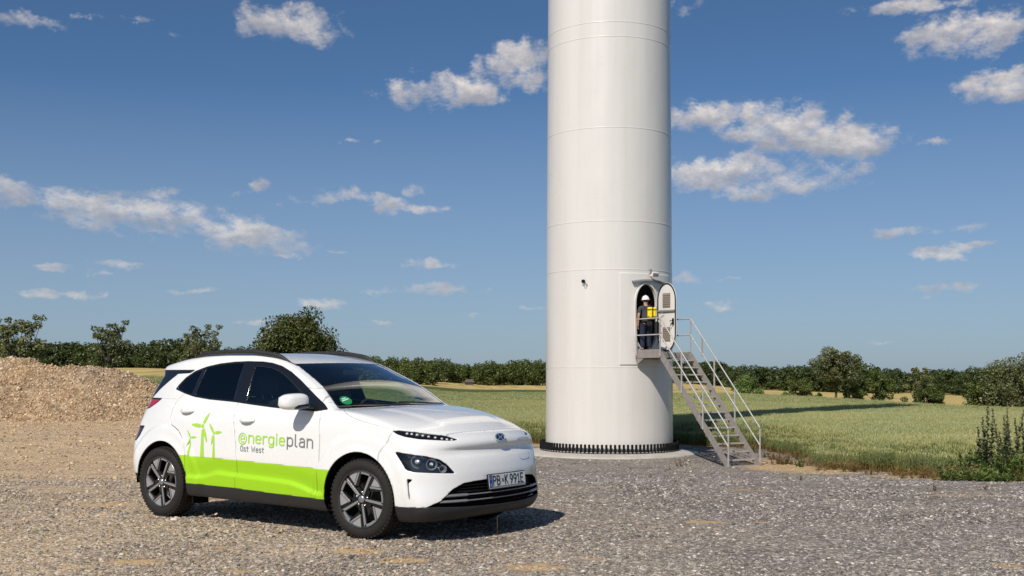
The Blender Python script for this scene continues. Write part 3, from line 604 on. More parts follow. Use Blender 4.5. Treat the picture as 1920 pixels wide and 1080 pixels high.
def xq(V): return np.stack([V[:, 0], np.abs(V[:, 1])+(1.08-V[:, 2])], 1)
def az_(V): return np.stack([np.arctan2(np.abs(V[:, 1]), V[:, 0]-2.4), V[:, 2]], 1)
def azp(pts): return [(math.atan2(abs(p[1]), p[0]-2.4), p[2]) for p in pts]

def emit(V, F, name, m_, parent, mirror='both', off=0.0, thick=0.0, smooth=True):
    """half-shell piece -> object(s). 'both': two separate mirrored parts; 'one': a single piece across the middle"""
    if not F: print('EMPTY PIECE', name); return []
    idx = sorted({i for f in F for i in f}); mp = {i: k for k, i in enumerate(idx)}
    P = V[idx].copy(); Fl = [tuple(mp[i] for i in f) for f in F]
    if off: P = P+grad(P)*off*np.array([1, 1, 1]); 
    Pm = P*np.array([1, -1, 1]); Fm = [tuple(reversed(f)) for f in Fl]; n = len(P)
    outl = []
    if mirror == 'one':
        sets = [(np.concatenate([P, Pm]), Fl+[tuple(i+n for i in f) for f in Fm])]
    elif mirror == 'right': sets = [(P, Fl)]
    elif mirror == 'left': sets = [(Pm, Fm)]
    else: sets = [(P, Fl), (Pm, Fm)]
    for (PP, FF) in sets:
        bm = bmesh.new(); vs = [bm.verts.new(p) for p in PP]
        for f in FF:
            try: bm.faces.new([vs[i] for i in f])
            except ValueError: pass
        bmesh.ops.remove_doubles(bm, verts=bm.verts, dist=3e-4)
        for f in bm.faces: f.smooth = smooth
        me = bpy.data.meshes.new(name); bm.to_mesh(me); bm.free()
        o = link(name, me, parent, m_); outl.append(o)
        if thick: md = o.modifiers.new('thickness', 'SOLIDIFY'); md.thickness = thick; md.offset = -1
    return outl

M_PAINT = grime('white_car_paint', (.80, .80, .79), .26, .02, 3, coat=1)
M_GREEN = mat('lime_foil', (.33, .62, .010), .38, coat=.25)
M_GREYF = mat('grey_foil', (.20, .20, .21), .4)
M_LIMET = mat('lime_print', (.36, .66, .05), .4)
M_PLAST = grime('black_rough_plastic', (.022, .022, .024), .55, .3, 12)
M_GLOSSB = mat('gloss_black', (.008, .009, .011), .12, coat=.4)
M_DARK = mat('underbody_black', (.006, .006, .006), .9, spec=.1)
M_CHROME = mat('bright_metal', (.80, .81, .83), .2, .85)
M_SATIN = mat('satin_metal', (.46, .46, .47), .38, .75)
M_RUBBER = grime('tyre_rubber', (.013, .011, .009), .85, .35, 20)
M_SEAT = mat('seat_fabric', (.03, .03, .032), .8)
def glassmat(name, tint, refl, base=(.01, .012, .014)):
    m_ = bpy.data.materials.new(name); m_.use_nodes = True; g = N(m_.node_tree); g.n.clear()
    o = g.new('ShaderNodeOutputMaterial'); t = g.new('ShaderNodeBsdfTransparent'); t.inputs[0].default_value = (*tint, 1)
    gl = g.new('ShaderNodeBsdfGlossy'); gl.inputs['Roughness'].default_value = .015; gl.inputs['Color'].default_value = (.95, .97, 1, 1)
    fr = g.new('ShaderNodeLayerWeight'); fr.inputs[0].default_value = .5; f = g.m('MULTIPLY_ADD', g.m('MULTIPLY_ADD', g.m('POWER', fr.outputs['Facing'], 5), .95, .045), refl, .02, clamp=True)
    mx = g.new('ShaderNodeMixShader'); g.l.new(f, mx.inputs[0]); g.l.new(t.outputs[0], mx.inputs[1]); g.l.new(gl.outputs[0], mx.inputs[2]); g.l.new(mx.outputs[0], o.inputs[0]); return m_
M_WIND = glassmat('windscreen_glass', (.76, .86, .78), 1.5)
M_SIDEG = glassmat('side_glass', (.66, .80, .72), 1.4)
M_PRIV = glassmat('privacy_glass', (.025, .028, .032), 1.1)
M_LENS = glassmat('lamp_lens', (.93, .94, .95), .55)
M_REDL = mat('red_lamp_lens', (.42, .008, .012), .12, coat=1)
M_REDD = mat('dark_red_lamp_lens', (.10, .006, .008), .12, coat=1)

# stroke letters: paths on a unit x-height/cap grid, drawn as ribbons on a surface
def arc(cx, cy, rx, ry, a0, a1, n=10): return [(cx+rx*math.cos(R(a0+(a1-a0)*i/n)), cy+ry*math.sin(R(a0+(a1-a0)*i/n))) for i in range(n+1)]
GL = {  # width, strokes (cap height 1, x-height .72)
 'n': (.46, [[(0, 0), (0, .72)], [(0, .5)]+arc(.2, .5, .2, .2, 150, 0, 8)[1:]+[(.4, 0)]]),
 'e': (.46, [[(.01, .38), (.4, .38), (.4, .5)]+arc(.2, .5, .2, .21, 0, 180, 10)+[(0, .22)]+arc(.2, .21, .2, .21, 180, 320, 10)]),
 'r': (.32, [[(0, 0), (0, .72)], [(0, .5)]+arc(.2, .5, .2, .21, 150, 70, 6)[1:]+[(.3, .70)]]),
 'g': (.46, [[(.4, .72), (.4, -.06)]+arc(.2, -.06, .2, .2, 0, -140, 8), [(.4, .5)]+arc(.2, .5, .2, .21, 0, 180, 8)+[(0, .22)]+arc(.2, .21, .2, .21, 180, 360, 8)]),
 'i': (.14, [[(0.04, 0), (0.04, .68)], [(.04, .90), (.04, 1.0)]]),
 'p': (.46, [[(0, -.26), (0, .72)], [(0, .5)]+arc(.2, .5, .2, .21, 180, 0, 10)+[(.4, .22)]+arc(.2, .21, .2, .21, 0, -180, 10)]),
 'l': (.2, [[(0.02, 1), (.02, .14)]+arc(.14, .14, .12, .14, 180, 270, 4)]),
 'a': (.46, [[(.04, .6)]+arc(.2, .53, .18, .19, 130, 0, 6)+[(.38, 0)], [(.38, .42), (.18, .42)]+arc(.18, .21, .18, .21, 90, 270, 8)+[(.25, 0), (.38, .12)]]),
 'O': (.5, [arc(.21, .72, .21, .28, 0, 180, 8)+arc(.21, .28, .21, .28, 180, 360, 8)+[(.42, .72)]]),
 's': (.42, [arc(.19, .53, .17, .19, 30, 200, 7)+[(.2, .37)]+arc(.17, .19, .19, .19, 20, -160, 7)]),
 't': (.34, [[(.12, .92), (.12, .15)]+arc(.25, .15, .13, .15, 180, 270, 4), [(0, .70), (.3, .70)]]),
 'W': (.74, [[(0, 1), (.15, 0), (.32, .72), (.49, 0), (.64, 1)]]),
 'P': (.5, [[(0, 0), (0, 1), (.2, 1)]+arc(.2, .74, .22, .26, 90, -90, 8)+[(0, .48)]]),
 'B': (.52, [[(0, 0), (0, 1), (.2, 1)]+arc(.2, .76, .2, .24, 90, -90, 8)+[(0, .52)], [(.2, .52)]+arc(.2, .26, .23, .26, 90, -90, 8)+[(0, 0)]]),
 'K': (.5, [[(0, 0), (0, 1)], [(.4, 1), (0, .42)], [(.12, .58), (.42, 0)]]),
 '9': (.5, [arc(.21, .72, .21, .28, 0, 360, 14), [(.42, .72)]+[(.40, .5), (.14, 0)]]),
 '1': (.42, [[(.02, .78), (.2, 1), (.2, 0)], [(.04, 0), (.36, 0)]]),
 'E': (.48, [[(.4, 1), (0, 1), (0, 0), (.4, 0)], [(0, .52), (.34, .52)]]),
 'D': (.5, [[(0, 0), (0, 1), (.16, 1)]+arc(.16, .5, .24, .5, 90, -90, 10)+[(0, 0)]]),
 ' ': (.3, [])}
def strokes(text, sp=.12):
    x = 0; o = []
    for ch in text:
        w_, st = GL[ch]; o += [[(px+x, py) for px, py in s_] for s_ in st]; x += w_+sp
    return o, x-sp
def ribbons(paths, width):
    """flat ribbons in 2-D: list of quads, densified"""
    Q = []
    for pth in paths:
        pth = [Vector((p[0], p[1])) for p in pth]; pth = [p for i, p in enumerate(pth) if i == 0 or (p-pth[i-1]).length > 1e-5]
        if len(pth) < 2: continue
        nr = []
        for i in range(len(pth)):
            a = (pth[i]-pth[i-1]).normalized() if i else (pth[1]-pth[0]).normalized(); b = (pth[i+1]-pth[i]).normalized() if i < len(pth)-1 else a
            t = (a+b); t = t.normalized() if t.length > 1e-3 else a; n = Vector((-t.y, t.x)); k = 1/max(.6, n.dot(Vector((-a.y, a.x)))); nr.append(n*k)
        # square caps
        e0 = (pth[0]-pth[1]).normalized()*width*.5; e1 = (pth[-1]-pth[-2]).normalized()*width*.5
        P = [pth[0]+e0*0.9]+pth[1:-1]+[pth[-1]+e1*.9] if len(pth) > 2 else [pth[0]+e0*.9, pth[-1]+e1*.9]
        for i in range(len(P)-1):
            m_ = max(1, int((P[i+1]-P[i]).length/.15))
            for k in range(m_):
                t0 = k/m_; t1 = (k+1)/m_; A = P[i].lerp(P[i+1], t0); B = P[i].lerp(P[i+1], t1); nA = nr[i].lerp(nr[i+1], t0); nB = nr[i].lerp(nr[i+1], t1)
                Q.append([A-nA*width/2, B-nB*width/2, B+nB*width/2, A+nA*width/2])
    return Q
def flank_decal(quads2d, fmap, name, m_, parent, off=.0025, left=False):
    pts = np.array([fmap(p) for q in quads2d for p in q]); P = side_pt(pts[:, 0], pts[:, 1], off)
    if left: P[:, 1] *= -1
    V = [tuple(p) for p in P]; n0 = 0; F = []
    for q in quads2d: F.append(tuple(range(n0, n0+len(q)))); n0 += len(q)
    return link(name, mesh(V, F, name), parent, m_)

def build_wheel(parent, loc, rot, flip):
    w_ = link('wheel', None, parent, None, loc); w_.rotation_euler = (0, 0, rot)
    if 'tyre' not in WM:
        prof = [(.240, .085), (.244, .103), (.258, .113), (.285, .116), (.308, .108), (.322, .093), (.331, .07), (.334, .03), (.334, -.03), (.331, -.07), (.322, -.093), (.308, -.108), (.285, -.116), (.258, -.113), (.244, -.103), (.240, -.085)]
        b = MB().lathe([(r, h) for r, h in prof], 72, 'y')
        for k in range(56):                      # shoulder and centre tread blocks
            a = 2*math.pi*k/56
            for (h0, h1, r0, ln, da) in ((.060, .098, .3275, .021, 0), (-.098, -.060, .3275, .021, .03), (.018, .052, .3345, .022, .02), (-.052, -.018, .3345, .022, .05), (-.011, .011, .335, .024, 0)):
                Mx = Matrix.Rotation(-(a+da), 4, 'Y')
                b.box((r0-.012, h0, -ln/2), (r0+.0065-abs(h0+h1)*.02, h1, ln/2), Mx)
        me = mesh(b.V, b.F, 'tyre', True); me.set_sharp_from_angle(angle=R(35)); me.materials.append(M_RUBBER); WM['tyre'] = me
        # rim: barrel, dark pockets, machined faces, hub
        b = MB().lathe([(.232, .10), (.236, .105), (.231, .110), (.224, .107), (.220, .09), (.214, .02), (.205, -.09), (.232, -.10)], 60, 'y')
        me = mesh(b.V, b.F, 'rim', True); me.set_sharp_from_angle(angle=R(40)); me.materials.append(mat('rim_dark', (.03, .03, .032), .3, coat=.3)); WM['rim'] = me
        def pol(r, a): return Vector((r*.2325*math.cos(R(a)), r*.2325*math.sin(R(a))))
        def prism(polys, h0, h1):
            bb = MB()
            for pl in polys:
                n = len(pl); V = [(p.x, h1, p.y) for p in pl]+[(p.x, h0, p.y) for p in pl]
                F = [tuple(range(n)), tuple(reversed(range(n, 2*n)))]+[(i, i+n, (i+1) % n+n, (i+1) % n) for i in range(n)]
                bb.add(V, F)
            return bb
        dark = []; bright = []; tri = []
        for k in range(5):
            A = 118+72*k
            o1 = pol(.965, A); hub = pol(.17, A+6); d_ = (o1-hub).normalized(); nn = Vector((d_.y, -d_.x)); t = .017
            bright.append([hub-nn*t*.1, hub+nn*t*.9, o1+nn*t*1.15, o1-nn*.001])
            rimo = [pol(.975, A-a) for a in (0, 8, 16, 24, 31)]; rimi = [pol(.865, A-a) for a in (29, 22, 15, 8, 3)]
            bright.append(rimo+rimi)
            e0 = pol(.975, A-31); e1 = pol(.53, A-57); d2 = (e1-e0).normalized(); n2 = Vector((-d2.y, d2.x)); 
            if n2.dot(pol(1, A-10)) < 0: n2 = -n2
            bright.append([e0, e0+n2*.015, e1+n2*.015, e1])
            tri.append([pol(.975, A-37), pol(.975, A-46), pol(.975, A-54), pol(.975, A-63), pol(.62, A-59)])
            # dark spoke bodies: two arms and the web between them
            dark.append([hub-nn*.012, hub+nn*t*1.3, o1+nn*t*1.6, pol(.98, A+5)])
            dark.append([pol(.98, A-28), pol(.98, A-72+6), pol(.6, A-66), pol(.45, A-62), pol(.42, A-50)])
            dark.append([pol(.06, A+20), pol(.30, A-72+18), pol(.55, A-63), pol(.47, A-50), pol(.26, A-12)])
        WM['spoke_web'] = None
        bd = prism(dark, .060, .088); me = mesh(bd.V, bd.F, 'spoke_web'); me.materials.append(M_GLOSSB); WM['spoke_web'] = me
        bb = prism(bright, .080, .0935); me = mesh(bb.V, bb.F, 'machined_face'); me.materials.append(M_SATIN); WM['machined_face'] = me
        bt = prism(tri, .080, .0925); me = mesh(bt.V, bt.F, 'grey_insert'); me.materials.append(mat('grey_insert', (.36, .36, .37), .45, .3)); WM['grey_insert'] = me
        b = MB().lathe([(.0005, .103), (.022, .102), (.029, .098), (.031, .08), (.031, .05)], 28, 'y'); 
        me = mesh(b.V, b.F, 'hub_cap', True); me.materials.append(mat('hub_silver', (.5, .5, .52), .3, .9)); WM['hub_cap'] = me
        b = MB()
        for k in range(5): a = R(72*k+20); b.lathe([(.0005, .092), (.007, .091), (.009, .085), (.009, .06)], 10, 'y', Matrix.Translation((.055*math.cos(a), 0, .055*math.sin(a))))
        me = mesh(b.V, b.F, 'wheel_nut', True); me.materials.append(M_CHROME); WM['wheel_nut'] = me
        b = MB().lathe([(.0005, -.02), (.15, -.02), (.152, -.03), (.152, -.045), (.0005, -.045)], 40, 'y'); b.box((.07, -.05, -.06), (.16, .0, .06))
        me = mesh(b.V, b.F, 'brake_disc'); me.materials.append(mat('brake_steel', (.16, .15, .14), .4, .8)); WM['brake_disc'] = me
    for k in ('tyre', 'rim', 'spoke_web', 'machined_face', 'grey_insert', 'hub_cap', 'wheel_nut', 'brake_disc'):
        o = link(k, WM[k], w_)
        o.matrix_parent_inverse = Matrix.Identity(4)
        # the wheel mesh faces +y; the right-hand side faces -y
        if not flip: o.rotation_euler = (0, 0, math.pi)
        if k not in ('tyre', 'brake_disc'): o.scale = (1.045, 1, 1.045)
    return w_
WM = {}

def build_car():
    CX, CY, CTH = -2.868, 11.742, .61866
    car = thing('electric_car', 'white compact electric crossover with lime green door graphics parked on the gravel', 'car', (CX, CY, 0), -CTH)
    V, F = body_shell()
    ay = np.abs
    def wbound(V): return np.interp(V[:, 2], [1.0, 1.08, 1.17, 1.27, 1.37, 1.457, 1.6], [.77, .735, .695, .648, .608, .572, .50])
    def XE(V): return V[:, 0]+.30*V[:, 1]**2
    # wheel arches
    dar = np.full(len(V), -9.)
    for (cx, cz, r) in ARCH: dar = np.maximum(dar, r-np.hypot(V[:, 0]-cx, (V[:, 2]-cz)*np.where(V[:, 2] < cz, .55, 1)))
    dar = np.minimum(dar, ay(V[:, 1])-.45)
    V, cut_, M = clip(V, F, dar)
    # inner black shell seen through shut lines, cut out where there is glass
    DLO = [(.024,1.223),(.212,1.182),(.372,1.153),(.596,1.131),(.963,1.112),(1.22,1.091),(1.517,1.070),(2.03,1.049),(2.165,1.068),(2.10,1.115),(1.974,1.184),(1.85,1.253),(1.733,1.316),(1.573,1.392),(1.423,1.445),(1.28,1.474),(1.144,1.487),(.942,1.491),(.767,1.487),(.566,1.471),(.396,1.443),(.244,1.400),(.13,1.338),(.052,1.262)]
    d_dlo = np.minimum(polysdf(xz(V), DLO), ay(V[:, 1])-wbound(V)-.015)
    d_ws = np.minimum(np.minimum(XE(V)-1.60, 2.395-XE(V)), np.minimum(wbound(V)-ay(V[:, 1]), V[:, 2]-1.0))
    REARP = [(.245,1.411),(.168,1.377),(-.034,1.371),(-.276,1.221),(-.40,1.125),(-.9,1.10),(-.9,1.411)]
    d_rg = polysdf(xz(V), REARP)
    GRI = [(0.0,.497),(.05,.5),(.21,.499),(.36,.494),(.47,.482),(.56,.44),(.66,.343),(.765,.300),(.69,.292),(.3,.262),(0,.255),(-.2,.25),(-.2,.497)]
    d_gr0 = np.minimum(polysdf(az_(V), GRI), V[:, 0]-2.9)
    dl_lampL = azp([(2.954,-.855,.744),(3.188,-.742,.71),(3.271,-.666,.682),(3.318,-.623,.64),(3.362,-.568,.564),(3.25,-.75,.574),(3.142,-.835,.582),(3.077,-.858,.598),(3.025,-.858,.665)])
    d_l0 = np.minimum(polysdf(az_(V), dl_lampL), V[:, 0]-2.8)
    bigd = np.maximum.reduce([d_dlo, d_ws, d_rg, d_gr0, d_l0])
    V1, _, Fin = clip(V, M, bigd+.004)
    Fin_ = [f for f in Fin]
    emit(V1, Fin_, 'inner_shell', M_DARK, car, 'one', off=-.014)
    # ---- lower cladding
    def zl(x): return np.interp(x, [-.9, -.30, -.29, .38, 1.06, 1.63, 2.18, 2.2, 2.95, 3.3, 3.6], [.385, .40, .347, .347, .336, .316, .306, .30, .297, .300, .262])
    V, a, M = clip(V, M, zl(V[:, 0])-V[:, 2])
    ca, rest = [], []
    V, a1, a2 = clip(V, a, np.minimum(V[:, 0]-2.5, 1)); emit(V, a1, 'front_lower_lip', M_PLAST, car, 'one', thick=.01)
    V, a1, a2 = clip(V, a2, -.1-V[:, 0]); emit(V, a1, 'rear_lower_bumper', M_PLAST, car, 'one', thick=.01)
    emit(V, a2, 'side_sill', M_PLAST, car, 'both', thick=.01)
    # ---- side windows and their black frames
    d = np.minimum(polysdf(xz(V), DLO), ay(V[:, 1])-wbound(V)-.015)
    V, a, M = clip(V, M, d)
    RG = [(.378,1.168),(.6,1.147),(.94,1.129),(.898,1.474),(.767,1.473),(.566,1.457),(.402,1.430)]
    QG = [(.062,1.234),(.212,1.197),(.325,1.179),(.350,1.416),(.25,1.384),(.14,1.322)]
    FG = [(1.118,1.118),(1.517,1.089),(1.90,1.068),(1.90,1.135),(1.82,1.19),(1.70,1.258),(1.56,1.333),(1.43,1.390),(1.30,1.425),(1.16,1.440),(1.075,1.442)]
    V, g1, a = clip(V, a, polysdf(xz(V), RG)); emit(V, g1, 'rear_door_glass', M_PRIV, car, 'both', off=-.005)
    V, g1, a = clip(V, a, polysdf(xz(V), QG)); emit(V, g1, 'quarter_glass', M_PRIV, car, 'both', off=-.005)
    V, g1, a = clip(V, a, polysdf(xz(V), FG)); emit(V, g1, 'front_door_glass', M_SIDEG, car, 'both', off=-.006)
    emit(V, a, 'window_frame', M_GLOSSB, car, 'both', thick=.012)
    # ---- windscreen with black edge and cowl
    d = np.minimum(np.minimum(XE(V)-1.60, 2.40-XE(V)), np.minimum(wbound(V)-ay(V[:, 1]), V[:, 2]-1.0))
    V, a, M = clip(V, M, d)
    d = np.minimum(np.minimum(XE(V)-1.618, 2.345-XE(V)), wbound(V)-.014-ay(V[:, 1]))
    V, g1, a = clip(V, a, d); emit(V, g1, 'windscreen', M_WIND, car, 'one', off=-.003)
    emit(V, a, 'windscreen_surround', M_GLOSSB, car, 'one', off=-.001)
    # ---- rear window and its black side fins
    V, a, M = clip(V, M, polysdf(xz(V), REARP)); emit(V, a, 'rear_window', M_GLOSSB, car, 'one', off=-.002)
    # ---- lamps, grille, slots
    LU = azp([(2.90,-.822,.908),(2.947,-.792,.916),(3.062,-.71,.902),(3.244,-.53,.868),(3.313,-.467,.836),(3.302,-.526,.825),(3.245,-.634,.832),(3.12,-.752,.845),(3.03,-.814,.862),(2.955,-.827,.882)])
    V, up, M = clip(V, M, np.minimum(polysdf(az_(V), LU), V[:, 0]-2.7))
    V, lo, M = clip(V, M, np.minimum(polysdf(az_(V), dl_lampL), V[:, 0]-2.8))
    V, gr, M = clip(V, M, np.minimum(polysdf(az_(V), GRI), V[:, 0]-2.9))
    SL = azp([(3.092,-.860,.529),(3.136,-.839,.521),(3.114,-.855,.495),(3.119,-.856,.350),(3.112,-.860,.335),(3.106,-.861,.43)])
    V, sl, M = clip(V, M, np.minimum(polysdf(az_(V), SL), V[:, 0]-2.8)); emit(V, sl, 'air_slot', M_DARK, car, 'both', off=-.02)
    for o in emit(V, up, 'daytime_lamp', mat('lamp_housing', (.10, .11, .13), .25, .5), car, 'both', off=-.03): UP.append(o)
    for o, r in zip(emit(V, up, 'lens', M_LENS, None, 'both', off=-.001), UP): o.parent = r
    lows = emit(V, lo, 'headlamp', mat('headlamp_housing', (.012, .012, .014), .3, coat=.3), car, 'both', off=-.075)
    for o, r in zip(emit(V, lo, 'lens', M_LENS, None, 'both', off=-.001), lows): o.parent = r
    emit(V, gr, 'grille_cavity', M_DARK, car, 'one', off=-.06)
    # tail lamps
    T1 = [(-.165,1.134),(-.9,1.136),(-.9,1.01),(-.462,1.015),(-.36,1.035),(-.24,1.090)]
    T2 = [(-.362,.862),(-.9,.852),(-.9,.70),(-.47,.712),(-.42,.76)]
    V, a, M = clip(V, M, np.minimum(polysdf(xz(V), T1), ay(V[:, 1])-.3)); V, b_, rim_ = clip(V, a, np.minimum(polysdf(xz(V), T1)-.012, ay(V[:, 1])-.3))
    emit(V, b_, 'tail_lamp', M_REDL, car, 'both', off=-.004); emit(V, rim_, 'tail_lamp_bezel', M_GLOSSB, car, 'both')
    V, a, M = clip(V, M, np.minimum(polysdf(xz(V), T2), ay(V[:, 1])-.5)); V, b_, rim_ = clip(V, a, polysdf(xz(V), T2)-.02)
    emit(V, b_, 'bumper_lamp', M_REDD, car, 'both', off=-.004); emit(V, rim_, 'bumper_lamp_bezel', M_GLOSSB, car, 'both')
    # ---- bonnet
    HD = [(2.408,-1),(2.408,.0),(2.395,.2),(2.33,.45),(2.262,.640),(2.262,.66),(2.33,.80),(2.40,.868),(2.469,.903),(2.582,.940),(2.684,.956),(2.80,.968),(2.905,.978),(2.947,.952),(3.062,.885),(3.244,.742),(3.232,.700),(3.24,.60),(3.249,.515),(3.262,.35),(3.272,.187),(3.275,0),(3.275,-1)]
    g = .0027
    dh = np.minimum(polysdf(xq(V), HD), V[:, 2]-.80)
    V, a, o_ = clip(V, M, dh-g); emit(V, a, 'bonnet', M_PAINT, car, 'one', thick=.012)
    V, a, M = clip(V, o_, -(np.minimum(polysdf(xq(V), HD), V[:, 2]-.80))-g); M = a
    # ---- front bumper in front of the wing seam
    def dseam(V): return V[:, 0]-sint(V[:, 2], [(.2, 2.90), (.40, 2.93), (.70, 2.80), (.80, 2.868), (.905, 2.912), (1.0, 2.95)])
    V, a, o_ = clip(V, M, dseam(V)-g); fb = emit(V, a, 'front_bumper', M_PAINT, car, 'one', thick=.012)
    V, _, M = clip(V, o_, dseam(V)+g)
    # ---- doors
    BC = [(1.02,1.25),(1.002,1.091),(.990,1.046),(1.005,.98),(1.035,.869),(1.06,.72),(1.068,.629),(1.075,.558),(1.068,.44),(1.062,.33)]
    RD = BC+[(1.062,.25),(.40,.25),(.398,.35),(.380,.50),(.372,.599),(.352,.725),(.30,.79),(.245,.835),(.17,.868),(.118,.885),(.094,.93),(.083,1.015),(.10,1.091),(.176,1.168),(.25,1.25)]
    FD = BC+[(1.062,.25),(2.09,.25),(2.102,.45),(2.118,.648),(2.121,.804),(2.105,.946),(2.088,1.055),(2.05,1.25)]
    def green(V): return np.interp(V[:, 0], [.2, 1.076, 2.112, 2.3], [.605, .589, .563, .557])-V[:, 2]
    def gpart(V, fs, name, **kw):
        V, gi, wh = clip(V, fs, np.minimum(green(V), V[:, 0]-.27))
        os_ = emit(V, wh, name, M_PAINT, car, 'both', thick=.012)
        for o, r in zip(emit(V, gi, 'lime_foil', M_GREEN, None, 'both', thick=.012), os_): o.parent = r
        return V, os_
    flank = lambda V: ay(V[:, 1])-.5
    V, a, o_ = clip(V, M, np.minimum(polysdf(xz(V), RD), flank(V))-g); V, rdo = gpart(V, a, 'rear_door')
    V, _, M = clip(V, o_, np.minimum(polysdf(xz(V), RD), flank(V))+g)
    V, a, o_ = clip(V, M, np.minimum(polysdf(xz(V), FD), flank(V))-g); V, fdo = gpart(V, a, 'front_door')
    V, _, M = clip(V, o_, np.minimum(polysdf(xz(V), FD), flank(V))+g)
    # ---- wings, rest of the body
    V, a, M = clip(V, M, np.minimum(V[:, 0]-2.06, np.minimum(1.094-V[:, 2], 1.0))); V, wg = gpart(V, a, 'front_wing')
    V, a, M = clip(V, M, np.minimum(1.0, 1.13+.0*V[:, 2]-V[:, 2])); V, a_g, a = clip(V, a, np.minimum(green(V), V[:, 0]-.25))
    V, tg_, a = clip(V, a, np.minimum(.60-ay(V[:, 1]), -.2-V[:, 0])); emit(V, tg_, 'tailgate', M_PAINT, car, 'one', thick=.012)
    qp = emit(V, a, 'rear_quarter', M_PAINT, car, 'both', thick=.012)
    for o, r in zip(emit(V, a_g, 'lime_foil', M_GREEN, None, 'both', thick=.012), qp): o.parent = r
    emit(V, M, 'roof_and_pillars', M_PAINT, car, 'one', thick=.012)

    # ---- fittings
    # roof rails
    for sy in (-1, 1):
        xs = np.linspace(.06, 1.50, 40); pts = []; rr = []
        for x in xs:
            e = min((x-.06)/.22, (1.50-x)/.20, 1); yy = .585-.015*((x-.8)/.7)**2-.05*max(0, .5-x)
            zt = float(t_top(np.array([x]), np.array([yy]))[0])
            pts.append((x, sy*yy, zt-.012+.034*sstep(e))); rr.append(.008+.014*sstep(e))
        b = MB().tube(pts, rr, 10); b.build('roof_rail', M_GLOSSB if False else M_PLAST, car, True)
        # ditch strip running down to the windscreen corner
        pts = [(x, sy*(.585+.0*x), float(t_top(np.array([x]), np.array([.585]))[0])+.001) for x in np.linspace(1.44, 1.56, 6)]
        MB().tube(pts, .006, 6).build('roof_ditch_trim', M_PLAST, car, True)
    # door handles with recess
    for (hx, hz, drs) in ((1.205, .952, fdo), (.345, 1.020, rdo)):
        for k, dr in enumerate(drs):
            sg = -1 if k == 0 else 1
            P = side_pt([hx-.095, hx-.05, hx, hx+.05, hx+.095], [hz+.004, hz, hz-.002, hz, hz+.004], 0); pts = []
            for p, of in zip(P, (.004, .026, .031, .026, .004)): pts.append((p[0], sg*(abs(p[1])+of), p[2]))
            b = MB().tube(pts, [.013, .018, .019, .018, .013], 10); b.build('door_handle', M_PAINT, dr, True)
            c = side_pt([hx], [hz+.018], 0)[0]
            # shallow cup behind the handle: a darkening bowl is real geometry, set just proud of the skin
            bb = MB(); nn = 20
            vx = [(hx, hz+.012)]+[(hx+.058*math.cos(2*math.pi*i/nn), hz+.012+.036*math.sin(2*math.pi*i/nn)) for i in range(nn)]
            A = side_pt([v[0] for v in vx], [v[1] for v in vx], .0022); rim0 = [(p[0], sg*abs(p[1]), p[2]) for p in A]
            lip = side_pt([hx+.064*math.cos(2*math.pi*i/nn) for i in range(nn)], [hz+.012+.041*math.sin(2*math.pi*i/nn) for i in range(nn)], -.002)
            VV = rim0[1:]+[(p[0], sg*abs(p[1]), p[2]) for p in lip]; FF = [(i, (i+1) % nn, nn+(i+1) % nn, nn+i) for i in range(nn)]
            cc = [(hx+.05*math.cos(2*math.pi*i/nn), hz+.012+.030*math.sin(2*math.pi*i/nn)) for i in range(nn)]
            Q = side_pt([v[0] for v in cc], [v[1] for v in cc], .0006); VV += [(p[0], sg*abs(p[1]), p[2]) for p in Q]; FF += [(2*nn+i, 2*nn+(i+1) % nn, (i+1) % nn, i) for i in range(nn)]
            FF.append(tuple(range(2*nn, 3*nn)))
            bb.add(VV, FF).build('handle_cup', M_PAINT, dr, True)
            if k == 0 and hx > 1: MB().tube([(hx-.088, -(abs(P[0][1])+.006), hz+.006), (hx-.088, -(abs(P[0][1])+.0185), hz+.006)], .006, 8).build('lock_button', M_GLOSSB, dr)
    # mirrors
    for sy in (-1, 1):
        dr = fdo[0] if sy < 0 else fdo[1]
        def sup(cx, cy, cz, rx, ry, rz, e=.75, nu=28, nv=16, zc=None, shear=0):
            VV = []; FF = []
            pw = lambda t: math.copysign(abs(t)**e, t)
            for j in range(nv+1):
                ph = -math.pi/2+math.pi*j/nv
                for i in range(nu):
                    th = 2*math.pi*i/nu; x = rx*pw(math.cos(ph))*pw(math.cos(th)); y = ry*pw(math.cos(ph))*pw(math.sin(th)); z = rz*pw(math.sin(ph))
                    x = x*(1-.25*max(0, -y*sy*-1)/ry*0); z2 = z+shear*y*sy; VV.append((cx+x, cy+y, cz+z2))
            for j in range(nv):
                for i in range(nu): FF.append((j*nu+i, j*nu+(i+1) % nu, (j+1)*nu+(i+1) % nu, (j+1)*nu+i))
            return VV, FF
        VV, FF = sup(1.925, sy*.985, 1.135, .085, .120, .072, .72, shear=-.05)
        VV = [(x-(abs(y)-.985)*.22*(1), y, z) for x, y, z in VV]
        fold = (lambda L: [(1.985-(abs(y)-.80)*.93-(x-1.925)*.1, .885-(x-1.925)*.75, z-.01) for x, y, z in L]) if sy > 0 else (lambda L: L)
        VV = fold(VV); b = MB().add(VV, FF); o = b.build('mirror_housing', M_PAINT, dr, True)
        VV, FF = sup(1.925, sy*.955, 1.096, .078, .095, .026, .7, shear=-.05)
        VV = fold([(x+.012-(abs(y)-.985)*.22, y, z) for x, y, z in VV])
        MB().add(VV, FF).build('mirror_underside', M_GLOSSB, o, True)
        b = MB().bar((1.985, sy*.79, 1.082), (1.94, sy*(.93 if sy < 0 else .87), 1.098), .075, .03); b.build('mirror_arm', M_GLOSSB, o, bevel=.008)
        if sy > 0: continue
